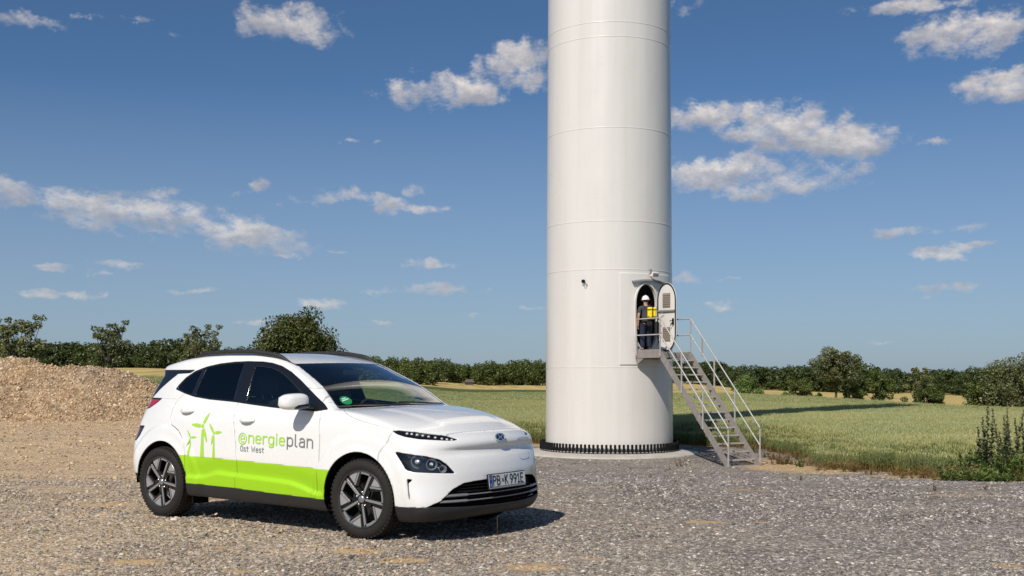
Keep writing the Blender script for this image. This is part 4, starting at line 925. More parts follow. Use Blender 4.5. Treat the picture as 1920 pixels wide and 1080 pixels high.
        b = MB(); b.add([(1.848, sy*.885, 1.09), (1.838, sy*1.085, 1.10), (1.838, sy*1.075, 1.175), (1.848, sy*.895, 1.18)], [(0, 1, 2, 3)]); b.build('mirror_glass', M_CHROME, o)
    # headlamp internals
    for o in lows:
        sg = -1 if o is lows[0] else 1
        b = MB()
        for (x, y, z, r) in ((3.10, .745, .662, .052), (3.19, .675, .638, .044), (3.255, .612, .60, .030)):
            b.lathe([(.0005, -.012), (r*.45, -.008), (r*.8, .008), (r, .026), (r*1.08, .026)], 20, 'z', Matrix.Translation((x, sg*y, z)) @ Matrix.Rotation(sg*R(-35) if False else sg*R(35), 4, 'Z') @ Matrix.Rotation(R(90), 4, 'Y'))
        b.build('reflector', M_CHROME, o, True)
        b = MB()
        for (x, y, z, r) in ((3.122, .757, .662, .024), (3.206, .686, .640, .016)):
            b.lathe([(.0005, .026), (r*.6, .020), (r, .004), (r, -.01)], 20, 'z', Matrix.Translation((x, sg*y, z)) @ Matrix.Rotation(sg*R(35), 4, 'Z') @ Matrix.Rotation(R(90), 4, 'Y'))
        b.build('projector_lens', mat('projector', (.75, .78, .82), .28, .5), o, True)
        b = MB(); b.tube([(3.06, sg*.80, .70), (3.16, sg*.715, .69), (3.25, sg*.640, .655), (3.29, sg*.60, .60)], .006, 6); b.build('trim_strip', M_SATIN, o, True)
    for o in UP:
        sg = -1 if o is UP[0] else 1
        A_ = np.array([(2.985,-.79,.893),(3.06,-.735,.884),(3.15,-.67,.869),(3.245,-.58,.852),(3.30,-.50,.833)])
        def on(t, dep): 
            p = np.array([[np.interp(t*4, range(5), A_[:, i]) for i in range(3)]]); n_ = grad(p)[0]; p = p[0]-n_*(float(fbody(*p[0][:, None])[0])+dep); return Vector((p[0], sg*abs(p[1]), p[2])), Vector((n_[0], sg*abs(n_[1]), n_[2]))
        for k in range(9):
            p, n_ = on(.10+.84*k/8, .014); Q_ = n_.to_track_quat('Z', 'Y').to_matrix().to_4x4()
            MB().lathe([(.0005, .006), (.008, .005), (.0125, .0), (.013, -.008)], 10, 'z', Matrix.Translation(p) @ Q_).build('led', M_LED, o, True)
        MB().tube([on(t, .012)[0]+Vector((0, 0, -.016)) for t in np.linspace(.06, .93, 8)], .0075, 6).build('trim_strip', M_SATIN, o, True)
    # front: bars of the lower intake follow the bumper
    for (z, e) in ((.385, .66), (.337, .70)):
        ys = np.linspace(-e, e, 60); xs = n_front(ys, np.full_like(ys, z))-.018
        pts = [(min(float(x), 3.5), float(y), z+.0*abs(y)) for x, y in zip(xs, ys)]
        b = MB()
        VV = []; FF = []
        for i, (x, y, z_) in enumerate(pts):
            hgt = .006 if abs(y) < .44 else .012; VV += [(x, y, z_+hgt), (x+.012, y, z_+hgt*.3), (x+.012, y, z_-hgt*.3), (x, y, z_-hgt), (x-.03, y, z_)]
        for i in range(len(pts)-1):
            for k in range(5): FF.append((i*5+k, (i+1)*5+k, (i+1)*5+(k+1) % 5, i*5+(k+1) % 5))
        b.add(VV, FF).build('intake_bar', M_SATIN, car)
    for z in (.29, .315, .36, .41, .435, .46):
        ys = np.linspace(-.62+(z-.29)*.8, .62-(z-.29)*.8, 30); b = MB().tube([(float(n_front(np.array([y]), np.array([z]))[0])-.05, float(y), z) for y in ys], .006, 5); b.build('intake_slat', M_GLOSSB, car)
    # number plate
    px = 3.458
    pl = link('number_plate', None, car, None, (px, -.003, .475)); pl.rotation_euler = (0, R(-6), 0)
    MB().box((0, -.268, -.064), (.016, .268, .064)).build('plate_frame', M_GLOSSB, pl, bevel=.004)
    MB().box((.014, -.26, -.043), (.019, .26, .056)).build('plate', mat('plate_white', (.62, .64, .66), .35), pl)
    MB().box((.0165, -.258, -.0415), (.0205, -.217, .0545)).build('blue_band', mat('plate_blue', (.012, .05, .30), .35), pl)
    MB().box((.014, -.26, -.060), (.018, .26, -.0465)).build('frame_strip', mat('plate_grey', (.28, .28, .29), .5), pl)
    blk = mat('plate_letter_black', (.006, .006, .007), .4)
    def plate_text(txt, y0, z0, hgt, wsc, lw, m_=blk, nm='letters'):
        st, wd = strokes(txt, .13)
        Q = ribbons([[(p[0]*wsc, p[1]*hgt) for p in s_] for s_ in st], lw); VV = []; FF = []
        for q in Q: FF.append(tuple(range(len(VV), len(VV)+4))); VV += [(.0215, y0+p[0], z0+p[1]) for p in q]
        return MB().add(VV, FF).build(nm, m_, pl)
    plate_text('PB', -.205, -.030, .073, .088, .0105); plate_text('K', -.038, -.030, .073, .085, .0105); plate_text('991E', .035, -.030, .073, .085, .0105)
    plate_text('D', -.243, -.034, .016, .026, .003, mat('plate_letter_white', (.7, .7, .7), .5), 'country_letter')
    b = MB()
    for k in range(12): a = 2*math.pi*k/12; b.box((.0205, -.2375+.011*math.cos(a)-.0012, .030+.011*math.sin(a)-.0012), (.0212, -.2375+.011*math.cos(a)+.0012, .030+.011*math.sin(a)+.0012))
    b.build('star_ring', mat('star_yellow', (.7, .55, .05), .5), pl)
    b = MB().lathe([(.0005, .0213), (.015, .0213), (.017, .019)], 24, 'z', Matrix.Translation((0, -.070, .006)) @ Matrix.Rotation(R(90), 4, 'Y')); b.build('seal', mat('seal_grey', (.16, .15, .17), .6), pl)
    st, wd = strokes('nnan', .1)
    # badge: oval ring with a slanted letter
    n0 = Vector((1, 0, .22)).normalized()
    bd_ = link('bonnet_badge', None, car, None, (3.393, 0, .835)); bd_.rotation_euler = (0, R(-14), 0)
    ov = MB(); nn = 40; VV = []; FF = []
    for i in range(nn):
        a = 2*math.pi*i/nn; c_, s_ = math.cos(a), math.sin(a)
        VV += [(0, .072*c_, .037*s_), (.008, .070*c_, .035*s_), (.008, .062*c_, .0285*s_), (.003, .060*c_, .027*s_)]
    for i in range(nn):
        j = (i+1) % nn
        for k in range(3): FF.append((i*4+k, j*4+k, j*4+k+1, i*4+k+1))
    ov.add(VV, FF).build('badge_ring', M_CHROME, bd_, True)
    ov = MB(); ov.add([(.003, .061*math.cos(2*math.pi*i/nn), .0275*math.sin(2*math.pi*i/nn)) for i in range(nn)], [tuple(range(nn))]).build('badge_ground', mat('badge_blue_black', (.01, .014, .03), .15, coat=1), bd_)
    Q = ribbons([[(-.034, -.021), (-.012, .0), (-.022, .024)], [(.022, -.024), (.012, .0), (.034, .021)], [(-.016, -.008), (0, .0), (.016, .008)]], .009); VV = []; FF = []
    for q in Q: FF.append(tuple(range(len(VV), len(VV)+4))); VV += [(.0062, p[0], p[1]) for p in q]
    MB().add(VV, FF).build('badge_letter', M_CHROME, bd_)
    # charge-port lid outline on the left of the nose (two fine grooves raised as a lid)
    ys = [.29, .31, .36, .42, .46, .475]; 
    def nose_line(pts, nm, r=.0022):
        P3 = [(float(n_front(np.array([y]), np.array([z]))[0])+.0005, y, z) for y, z in pts]; MB().tube(P3, r, 5).build(nm, mat('seam_grey', (.20, .20, .20), .6) if 'seam_grey' not in bpy.data.materials else bpy.data.materials['seam_grey'], fb[0])
    nose_line([(.275, .80), (.30, .812), (.38, .815), (.47, .81), (.52, .795)], 'charge_lid_edge')
    nose_line([(.27, .66), (.275, .638), (.31, .628), (.40, .628), (.455, .64), (.47, .68)], 'charge_lid_edge')
    # number of small things: wiper, green sticker, shark-fin aerial, tow-eye cover
    for (y0, y1) in ((.55, -.10), (-.02, -.60)):
        pts = []
        for t in np.linspace(0, 1, 10):
            y = y0+(y1-y0)*t; x = 2.40-.30*y*y-.05*t; pts.append((x, y, float(t_top(np.array([x]), np.array([y]))[0])+.012))
        MB().tube(pts, .007, 6).build('wiper', M_GLOSSB, car, True)
    st_c = (2.17, -.60); 
    def wsp(x, y, of): return (x, y, float(t_top(np.array([x]), np.array([y]))[0])+of)
    VV = [wsp(st_c[0]+.052*math.sin(2*math.pi*i/24), st_c[1]+.055*math.cos(2*math.pi*i/24), .0015) for i in range(24)]
    sk = MB().add(VV, [tuple(range(24))]).build('windscreen_sticker', mat('sticker_green', (.01, .22, .08), .5), car)
    Q = ribbons([[(-.035, 0), (.03, 0)], [(-.02, .018), (.015, .018)]], .012)
    VV = []; FF = []
    for q in Q: FF.append(tuple(range(len(VV), len(VV)+4))); VV += [wsp(st_c[0]-p[1]-.005, st_c[1]+p[0], .003) for p in q]
    MB().add(VV, FF).build('sticker_print', mat('sticker_white', (.5, .7, .6), .5), sk)
    b = MB(); b.add([(.0, -.012, 1.545), (.16, -.02, 1.563), (.16, .02, 1.563), (.0, .012, 1.545), (.02, 0, 1.61)], [(0, 1, 4), (1, 2, 4), (2, 3, 4), (3, 0, 4), (0, 3, 2, 1)]).build('aerial', M_GLOSSB, car)
    b = MB().box((-.44, -.46, 1.385), (-.39, -.40, 1.412)); b.build('spoiler_tip', M_PAINT, car, bevel=.008)
    # flank print: wind turbines and lettering
    def tri(pts): return [[Vector(p) for p in pts]]
    def turbine(hx, hz, tips, base, wbase, wtop, zb, rh, bw, nm, door):
        Q = [[Vector((base[0], zb)), Vector((base[1], zb)), Vector((hx+wtop/2, hz-.035)), Vector((hx-wtop/2, hz-.035))]]
        cc = [Vector((hx+rh*math.cos(2*math.pi*i/14), hz+rh*math.sin(2*math.pi*i/14))) for i in range(14)]; Q.append(cc)
        for (tx, tz) in tips:
            d_ = Vector((tx-hx, tz-hz)); L = d_.length; d_.normalize(); n = Vector((-d_.y, d_.x)); a = Vector((hx, hz))+d_*rh*1.4
            Q.append([a-n*bw*.3, a+n*bw*.5, a+d_*L*.35+n*bw*.62, a+d_*(L*.88-rh)+n*bw*.35, Vector((tx, tz)), a+d_*L*.3-n*bw*.45])
        QQ = []
        for q in Q:
            # keep every quad on the curved skin by splitting long ones
            if len(q) == 4:
                for k in range(6):
                    t0, t1 = k/6, (k+1)/6; QQ.append([q[0].lerp(q[3], t0), q[1].lerp(q[2], t0), q[1].lerp(q[2], t1), q[0].lerp(q[3], t1)])
            else: QQ.append(q)
        for k, dr in enumerate(door): flank_decal(QQ, lambda p: (p[0], p[1]), nm, M_LIMET, dr, left=bool(k))
    turbine(.603, .887, [(.675,1.008),(.444,.903),(.664,.735)], (.578,.632), 0, .022, .598, .020, .036, 'turbine_print', rdo)
    turbine(.765, .826, [(.699,.917),(.873,.835),(.727,.719)], (.748,.785), 0, .014, .595, .014, .028, 'turbine_print', rdo)
    turbine(.437, .775, [(.388,.845),(.523,.778),(.390,.694)], (.412,.442), 0, .012, .600, .011, .020, 'turbine_print', rdo)
    # text: baseline from (x, z) to (x, z)
    def text_on_flank(txt, x0, x1, zb0, zb1, hgt, lw, m_, nm, doors, sp=.14):
        st, wd = strokes(txt, sp); sx = (x1-x0)/wd; sc = hgt; xo = 0
        for ch in txt:
            w_, st = GL[ch]; st = [[(px+xo, py) for px, py in s_] for s_ in st]; xo += w_+sp
            if not st: continue
            Q = ribbons([[(p[0]*sx/sc, p[1]) for p in s_] for s_ in st], lw/sc)
            for k, dr in enumerate(doors):
                f_ = (lambda p: (x0+p[0]*sc, zb0+(zb1-zb0)*((p[0]*sc)/(x1-x0))+p[1]*sc))
                flank_decal(Q, f_, nm, m_, dr, off=.003, left=bool(k))
    text_on_flank('nergie', 1.240, 1.708, .755, .745, .093, .0145, M_LIMET, 'printed_letter', fdo)
    text_on_flank('plan', 1.735, 2.052, .744, .738, .101, .0145, M_GREYF, 'printed_letter', fdo)
    text_on_flank('Ost West', 1.135, 1.44, .676, .671, .047, .0075, M_GREYF, 'printed_letter', fdo)
    ec = (1.157, .787)
    ring = ribbons([arc(ec[0], ec[1], .050, .050, 0, 360, 28)], .011); 
    el = ribbons([[(ec[0]-.022, ec[1]+.0), (ec[0]+.025, ec[1]+.0), (ec[0]+.025, ec[1]+.012)]+arc(ec[0]+.002, ec[1]+.008, .024, .022, 20, 180, 8)+arc(ec[0]+.002, ec[1]-.006, .024, .024, 180, 310, 8), [(1.182, .755), (1.222, .755)], ], .0095)
    for k, dr in enumerate(fdo): flank_decal(ring+el[:-1], lambda p: (p[0], p[1]), 'emblem_print', M_LIMET, dr, off=.003, left=bool(k))
    # ---- inside
    MB().box((-.35, -.72, .30), (2.7, .72, .42)).build('floor_pan', M_DARK, car)
    b = MB().box((.0, -.62, .42), (.42, .62, .62)); b.box((-.12, -.62, .6), (.12, .62, 1.05), Matrix.Translation((0, 0, 0))); b.build('rear_bench', M_SEAT, car, bevel=.04)
    for y in (-.36, .36):
        st_ = link('front_seat', None, car, None, (1.15, y, .5))
        MB().box((-.02, -.25, -.1), (.50, .25, .12)).build('cushion', M_SEAT, st_, bevel=.05)
        MB().box((-.10, -.24, .05), (.04, .24, .66), Matrix.Rotation(R(-14), 4, 'Y')).build('backrest', M_SEAT, st_, bevel=.05)
        MB().box((-.30, -.13, .68), (-.20, .13, .86)).build('headrest', M_SEAT, st_, bevel=.035)
        MB().tube([(-.22, -.06, .6), (-.25, -.06, .72)], .008, 6).tube([(-.22, .06, .6), (-.25, .06, .72)], .008, 6).build('headrest_rod', M_CHROME, st_)
    b = MB(); prof = [(1.72, .55), (1.72, .98), (1.80, 1.035), (2.05, 1.055), (2.36, 1.03), (2.36, .55)]
    VV = [(x, s_*.70, z) for s_ in (-1, 1) for x, z in prof]; FF = [(0, 1, 2, 3, 4, 5), (11, 10, 9, 8, 7, 6)]+[(i, i+6, (i+1) % 6+6, (i+1) % 6) for i in range(6)]
    b.add(VV, FF).build('dashboard', mat('dashboard_grey', (.035, .035, .036), .75), car, bevel=.02)
    MB().box((1.78, .22, 1.03), (1.98, .52, 1.085)).build('instrument_hood', M_SEAT, car, bevel=.02)
    b = MB(); cpt = [(.185*math.cos(2*math.pi*i/28), .185*math.sin(2*math.pi*i/28)) for i in range(29)]
    Mx = Matrix.Translation((1.62, .37, .95)) @ Matrix.Rotation(R(65), 4, 'Y')
    b.tube([Mx @ Vector((x, y, 0)) for x, y in cpt], .015, 8, cap=False); b.bar(Mx @ Vector((0, -.17, 0)), Mx @ Vector((0, .17, 0)), .05, .02); b.build('steering_wheel', M_SEAT, car, True)
    MB().box((1.66, -.11, 1.355), (1.70, .11, 1.41)).build('interior_mirror', M_GLOSSB, car, bevel=.01)
    # door tops inside
    # ---- wheels, arches, underside
    for (cx, st_) in ((0.0, 0), (2.6, R(4))):
        for sy in (-1, 1):
            build_wheel(car, (cx, sy*.778, .334), st_, sy > 0)
    b = MB()
    for (cx, cz, r) in ARCH:
        for sy in (-1, 1):
            VV = []; FF = []; n = 24
            for i in range(n+1):
                a = R(-5)+R(190)*i/n
                VV += [(cx+(r+.004)*math.cos(a), sy*.868, cz+(r+.004)*math.sin(a)), (cx+(r+.03)*math.cos(a), sy*.50, cz+(r+.01)*math.sin(a))]
            for i in range(n): FF.append((2*i, 2*i+1, 2*i+3, 2*i+2))
            k = len(VV); VV += [(cx+(r+.03)*math.cos(R(-5)+R(190)*i/n), sy*.50, cz+(r+.01)*math.sin(R(-5)+R(190)*i/n)) for i in range(n+1)]; FF.append(tuple(range(k, k+n+1)))
            b.add(VV, FF)
    b.build('wheel_arch_liner', M_DARK, car)
    b = MB().box((-.45, -.50, .24), (3.1, .50, .30)); b.box((.5, -.74, .215), (2.15, .74, .25)); b.box((3.05, -.55, .235), (3.30, .55, .33))
    b.build('battery_tray', mat('underside_grey', (.05, .045, .04), .8), car)
    for x in (0, 2.6): MB().tube([(x, -.70, .33), (x, .70, .33)], .05, 10).build('axle', M_DARK, car)
    MB().box((.36, -.80, .14), (.385, -.62, .28)).build('mud_flap', M_DARK, car); MB().box((2.16, -.82, .17), (2.185, -.66, .26)).build('mud_flap', M_DARK, car)
    MB().tube([(3.30, .40, .26), (3.34, .41, .19)], [.012, .006], 8).build('tow_hook', M_DARK, car)
    return car
UP = []; M_LED = mat('led_clear', (.85, .87, .9), .15, .3)
CAR = build_car()
# ------------------------------------------------------------------ the worker at the tower door
def skin(name, joints, edges, m_, parent, sub=2):
    """joints: list of (xyz, rx, ry)"""
    me = bpy.data.meshes.new(name); me.from_pydata([j[0] for j in joints], edges, []); me.update()
    o = link(name, me, parent, m_); md = o.modifiers.new('skin', 'SKIN'); md.use_smooth_shade = True
    sv = me.skin_vertices[0].data
    for i, j in enumerate(joints): sv[i].radius = (j[1], j[2] if len(j) > 2 else j[1]); sv[i].use_root = (i == 0)
    s2 = o.modifiers.new('sub', 'SUBSURF'); s2.levels = s2.render_levels = sub
    return o
def build_person():
    q = pt(2.36, -.24, PZ); base = Vector((TX, TY, 0))+q
    p = thing('person', 'person in white hard hat and grey shirt with yellow bag at the tower door', 'person', tuple(base), R(12))
    SK = mat('skin', (.42, .24, .17), .55); SH = mat('shirt_charcoal', (.045, .047, .055), .85); TR = mat('trousers_navy', (.010, .016, .040), .8); BT = mat('boot_black', (.015, .014, .013), .6)
    J = [((0,.02,.95),.06,.05),((0,.01,1.10),.09,.07),((0,.02,1.28),.11,.08),((0,.02,1.41),.10,.08),((0,.03,1.49),.055,.055),((0,.05,1.58),.075,.09),((0,.055,1.66),.07,.085),
         ((-.10,.01,.88),.055,.055),((-.11,.02,.50),.06,.06),((-.12,-.03,.10),.04,.045),((-.125,.10,.045),.04,.03),
         ((.10,.01,.88),.055,.055),((.12,.10,.52),.06,.06),((.13,.06,.10),.04,.045),((.14,.19,.045),.04,.03),
         ((-.19,.02,1.40),.055,.055),((-.25,-.02,1.14),.042,.042),((-.245,.03,.89),.028,.028),((-.245,.045,.82),.035,.018),
         ((.19,.03,1.40),.055,.055),((.29,.08,1.18),.042,.042),((.30,.30,1.24),.028,.028),((.30,.37,1.26),.035,.018)]
    E_ = [(0,1),(1,2),(2,3),(3,4),(4,5),(5,6),(0,7),(7,8),(8,9),(9,10),(0,11),(11,12),(12,13),(13,14),(3,15),(15,16),(16,17),(17,18),(3,19),(19,20),(20,21),(21,22)]
    skin('body', J, E_, SK, p)
    skin('shirt', [((0,.01,.90),.135,.11),((0,.01,1.12),.150,.115),((0,.02,1.28),.165,.125),((0,.02,1.42),.12,.095),((-.19,.02,1.40),.070,.072),((-.235,-.005,1.22),.060,.062),((.19,.03,1.40),.070,.072),((.265,.06,1.24),.060,.062)], [(0,1),(1,2),(2,3),(3,4),(4,5),(3,6),(6,7)], SH, p)
    skin('trousers', [((0,0,.97),.145,.12),((-.10,0,.86),.105,.11),((-.112,.02,.50),.080,.085),((-.12,-.03,.14),.062,.068),((.10,0,.86),.105,.11),((.122,.10,.52),.080,.085),((.13,.06,.14),.062,.068)], [(0,1),(1,2),(2,3),(0,4),(4,5),(5,6)], TR, p)
    for (x, y) in ((-.12, -.03), (.13, .06)):
        skin('boot', [((x, y, .15), .06, .06), ((x, y, .07), .062, .06), ((x, y+.09, .05), .055, .045), ((x, y+.19, .035), .045, .03)], [(0, 1), (1, 2), (2, 3)], BT, p)
    # fingers and thumbs
    for (hx, hy, hz, dx, dy, dz, sg) in ((-.245, .045, .82, 0, .02, -1, 1), (.30, .37, 1.26, 0, 1, .1, -1)):
        d = Vector((dx, dy, dz)).normalized(); sd_ = Vector((0, 1, 0)) if sg > 0 else Vector((0, 0, -1)); cu = Vector((sg, 0, 0))
        for k in range(4):
            o_ = Vector((hx, hy, hz))+sd_*(.024-.016*k)+d*.02; ln = (.072, .08, .074, .058)[k]
            skin('finger', [(tuple(o_), .009), (tuple(o_+d*ln*.5+cu*.006), .0085), (tuple(o_+d*ln*.9+cu*.026), .0075)], [(0, 1), (1, 2)], SK, p, 1)
        o_ = Vector((hx, hy, hz))+sd_*.03-d*.02; skin('thumb', [(tuple(o_), .011), (tuple(o_+sd_*.02+d*.03+cu*.01), .010), (tuple(o_+sd_*.022+d*.055+cu*.02), .009)], [(0, 1), (1, 2)], SK, p, 1)
    # head details: ears, nose, short hair, beard line
    for sx in (-1, 1): skin('ear', [((sx*.082, .04, 1.60), .012, .02), ((sx*.088, .035, 1.63), .012, .02)], [(0, 1)], SK, p, 1)
    skin('nose', [((0, .13, 1.62), .012), ((0, .155, 1.595), .014)], [(0, 1)], SK, p, 1)
    for sx in (-1, 1): MB().tube([(sx*.03, .128, 1.635), (sx*.03, .136, 1.635)], .010, 8).build('eye', mat('eye_dark', (.03, .02, .02), .3) if sx < 0 else bpy.data.materials['eye_dark'], p)
    skin('mouth', [((-.022, .130, 1.557), .006), ((.022, .130, 1.557), .006)], [(0, 1)], mat('lip', (.30, .12, .10), .5), p, 1)
    skin('hair', [((0, .005, 1.57), .072, .05), ((0, .01, 1.66), .078, .07)], [(0, 1)], mat('hair_brown', (.06, .04, .03), .8), p)
    H = mat('helmet_white', (.80, .80, .78), .3, coat=.5)
    h_ = MB().lathe([(.0005, .135), (.03, .133), (.06, .122), (.09, .10), (.11, .065), (.120, .02), (.123, 0), (.140, -.012), (.140, -.018), (.118, -.012)], 32, 'z', Matrix.Translation((0, .045, 1.665)) @ Matrix.Rotation(R(-6), 4, 'X') @ Matrix.Diagonal((.96, 1.12, 1, 1))).build('hard_hat', H, p, True)
    MB().tube([(0, -.06, 1.745), (0, .0, 1.79), (0, .06, 1.805), (0, .13, 1.785)], .012, 8).build('helmet_ridge', H, h_, True)
    Y_ = mat('bag_yellow', (.95, .70, .01), .5)
    bag = MB().box((.0, -.25, 1.05), (.26, -.09, 1.42)).build('bag', Y_, p, bevel=.035)
    for z in (1.12, 1.34): MB().box((-.005, -.258, z-.012), (.265, -.085, z+.012)).build('bag_strap', BT, bag)
    MB().box((.12, -.262, 1.04), (.15, -.245, 1.43)).build('bag_strap', BT, bag)
    MB().box((.03, -.265, 1.10), (.10, -.245, 1.28)).build('bag_pocket', Y_, bag, bevel=.008)
    for x in (-.09, .10): MB().tube([(x, -.10, 1.40), (x, -.04, 1.495), (x, .08, 1.48), (x*1.1, .145, 1.38), (x*1.2, .15, 1.2)], .018, 8).build('shoulder_strap', BT, bag, True)
    MB().lathe([(.145, -.02), (.152, -.02), (.152, .02), (.145, .02)], 24, 'z', Matrix.Translation((0, .005, 1.0)) @ Matrix.Diagonal((1, .85, 1, 1))).build('belt', BT, p)
    for (x, z) in ((.10, .93), (.02, .90)): MB().box((x-.03, -.17, z-.08), (x+.05, -.11, z+.07)).build('tool_pouch', BT, p, bevel=.015)
build_person()
# ------------------------------------------------------------------ plants
def leafmat(name, dark, light, dry=None, rnd_scale=1.0):
    m_ = bpy.data.materials.new(name); m_.use_nodes = True; g = N(m_.node_tree); g.n.clear()
    o = g.new('ShaderNodeOutputMaterial'); d = g.new('ShaderNodeBsdfDiffuse'); t = g.new('ShaderNodeBsdfTranslucent'); gl = g.new('ShaderNodeBsdfGlossy'); gl.inputs['Roughness'].default_value = .45
    oi = g.new('ShaderNodeObjectInfo'); geo = g.new('ShaderNodeNewGeometry'); a = g.new('ShaderNodeAttribute'); a.attribute_name = 'tint'
    n = g.noise(geo.outputs['Position'], rnd_scale, 3, .6)
    f = g.m('ADD', g.m('MULTIPLY', a.outputs['Fac'], .6), g.m('MULTIPLY', g.rng(n, .3, .7), .4))
    col = g.mix(f, dark, light)
    col = g.mix(1, col, g.ramp(oi.outputs['Random'], [(0, (.82, .84, .8)), (1, (1.15, 1.12, 1.0))]), 'MULTIPLY')
    for s_ in (d, t): g.l.new(col, s_.inputs['Color'])
    m1 = g.new('ShaderNodeMixShader'); m1.inputs[0].default_value = .28; g.l.new(d.outputs[0], m1.inputs[1]); g.l.new(t.outputs[0], m1.inputs[2])
    m2 = g.new('ShaderNodeMixShader'); m2.inputs[0].default_value = .035; g.l.new(m1.outputs[0], m2.inputs[1]); g.l.new(gl.outputs[0], m2.inputs[2]); g.l.new(m2.outputs[0], o.inputs[0]); return m_
BARK = grime('bark', (.09, .07, .05), .95, .4, 4)
L_DK = leafmat('leaves_forest', (.022, .040, .012), (.095, .125, .034), rnd_scale=.35)
L_OAK = leafmat('leaves_round_tree', (.030, .046, .010), (.150, .160, .034), rnd_scale=.8)
L_MID = leafmat('leaves_mid_green', (.032, .055, .012), (.145, .180, .040), rnd_scale=.8)
L_OLV = leafmat('leaves_olive', (.060, .075, .024), (.25, .26, .10), rnd_scale=1.2)
L_BRT = leafmat('leaves_bright', (.07, .13, .025), (.26, .36, .09), rnd_scale=1.2)
def tree_mesh(seed, h, w, trunk=.25, blobs=26, leaves=2600, leaf=.28, flat=.8, sparse=0, depth=None, bottom=None):
    """returns crown mesh, trunk mesh. Crown: many leaf-sized folded faces round the ends of limbs"""
    rs = np.random.RandomState(seed); th_ = h*trunk; cb = th_*.75 if bottom is None else bottom; cz = (cb+h)/2; rz = (h-cb)/2; rx = w/2
    B = []; tb = MB()
    for i in range(blobs):
        zz = 1-2*(i+.5)/blobs; a_ = 2.39996*i+seed; u = np.array([math.cos(a_)*math.sqrt(1-zz*zz), math.sin(a_)*math.sqrt(1-zz*zz), zz])+rs.randn(3)*.16; u /= np.linalg.norm(u); r = .58+.32*rs.rand()
        if i % 4 == 0: r *= .45
        if bottom is not None and u[2] < 0: u[2] *= 1.25; u[0] *= 1.3; u[1] *= 1.3
        c = np.array([u[0]*rx*r, u[1]*rx*r, cz+u[2]*rz*r*.95]); br = (.22+.18*rs.rand())*min(rx, rz*1.2)*(1.0 if sparse == 0 else .75); B.append((c, br))
    if sparse:
        for i in range(int(sparse)):                      # long twigs standing out of the crown
            a = rs.rand()*6.28; r = rx*(.25+.6*rs.rand()); c = np.array([math.cos(a)*r, math.sin(a)*r, h*(.86+.16*rs.rand())]); B.append((c, .10*rx+.12)); B.append((c-np.array([c[0]*.2, c[1]*.2, .09*h]), .12*rx+.12))
    wt = np.array([b_[1]**2 for b_ in B]); wt /= wt.sum(); V = []; F = []; T = []
    pick = rs.choice(len(B), leaves, p=wt)
    d = rs.randn(leaves, 3); d /= np.linalg.norm(d, axis=1)[:, None]; rad = .55+.5*rs.rand(leaves)
    for k in range(leaves):
        c, br = B[pick[k]]; u = d[k]; p = c+u*br*rad[k]*np.array([1, 1, flat]); s_ = leaf*(.55+.9*rs.rand())
        n_ = u*.8+rs.randn(3)*.6+np.array([0, 0, .5]); n_ /= np.linalg.norm(n_); t_ = np.cross(n_, rs.randn(3)); t_ /= np.linalg.norm(t_); b2 = np.cross(n_, t_)
        o = len(V); V += [p-t_*s_*.5, p+b2*s_*.32-n_*s_*.1, p+t_*s_*.5, p-b2*s_*.32-n_*s_*.1]; F.append((o, o+1, o+2)); F.append((o, o+2, o+3))
        T += [float(np.clip(rs.rand()*.9+.1, 0, 1))]*4
    me = mesh(V, F, 'crown'); a = me.attributes.new('tint', 'FLOAT', 'POINT'); a.data.foreach_set('value', np.array(T, np.float32))
    r0 = max(.06, h*.022); tb.tube([(0, 0, -.3), (.02*h*.3, 0, th_*.5), (0, .01*h, th_), (0, 0, cz)], [r0*1.3, r0, r0*.85, r0*.4], 8)
    for (c, br) in B[:: max(1, len(B)//16)]:
        s0 = np.array([0, 0, th_*(.75+.4*rs.rand())]); mid = (s0+c)/2+np.array([0, 0, -.06*h*rs.rand()]); tb.tube([tuple(s0), tuple(mid), tuple(c)], [r0*.5, r0*.3, r0*.1], 5)
    return me, mesh(tb.V, tb.F, 'trunk', True)
def vtop_scale(u, Y, vt, h): return (EYE+(697-vt)*Y/2150-float(zg((u-960)/2150*Y, Y)))/h
def plant_tree(u, Y, meshes, lm, label, cat='tree', sc=1.0, rot=0, group=None, dz=0, name='tree', X=None):
    X = (u-960)/2150*Y if X is None else X; z = float(zg(X, Y))+dz
    t = thing(name, label, cat, (X, Y, z), rot, group); t.scale = (sc, sc, sc) if not isinstance(sc, tuple) else sc
    if not meshes[0].materials: meshes[0].materials.append(lm)
    if not meshes[1].materials: meshes[1].materials.append(BARK)
    link('crown', meshes[0], t); link('trunk', meshes[1], t); return t
# left: three orchard trees behind the heap, the big round one behind the car
A1 = tree_mesh(11, 6.6, 4.9, .28, 24, 4200, .21, sparse=9); A2 = tree_mesh(12, 6.4, 4.2, .32, 20, 3800, .20, sparse=9); A3 = tree_mesh(23, 6.3, 4.8, .30, 24, 4200, .20, sparse=8)
plant_tree(38, 100, A1, L_OLV, 'gnarled orchard tree with straggly twigs at the far left behind the rubble heap', sc=1.06)
plant_tree(203, 100, A2, L_OLV, 'orchard tree with a bare lower trunk rising over the middle of the rubble heap', sc=1.03)
plant_tree(372, 104, A3, L_OLV, 'orchard tree with long upright twigs just left of the car roof', sc=1.0)
RT = tree_mesh(31, 8.8, 8.6, .22, 90, 26000, .29, flat=.95, bottom=.6); plant_tree(555, 125, RT, L_OAK, 'big dense round dark green tree standing behind the car roof', sc=(.97, .97, 1.06))
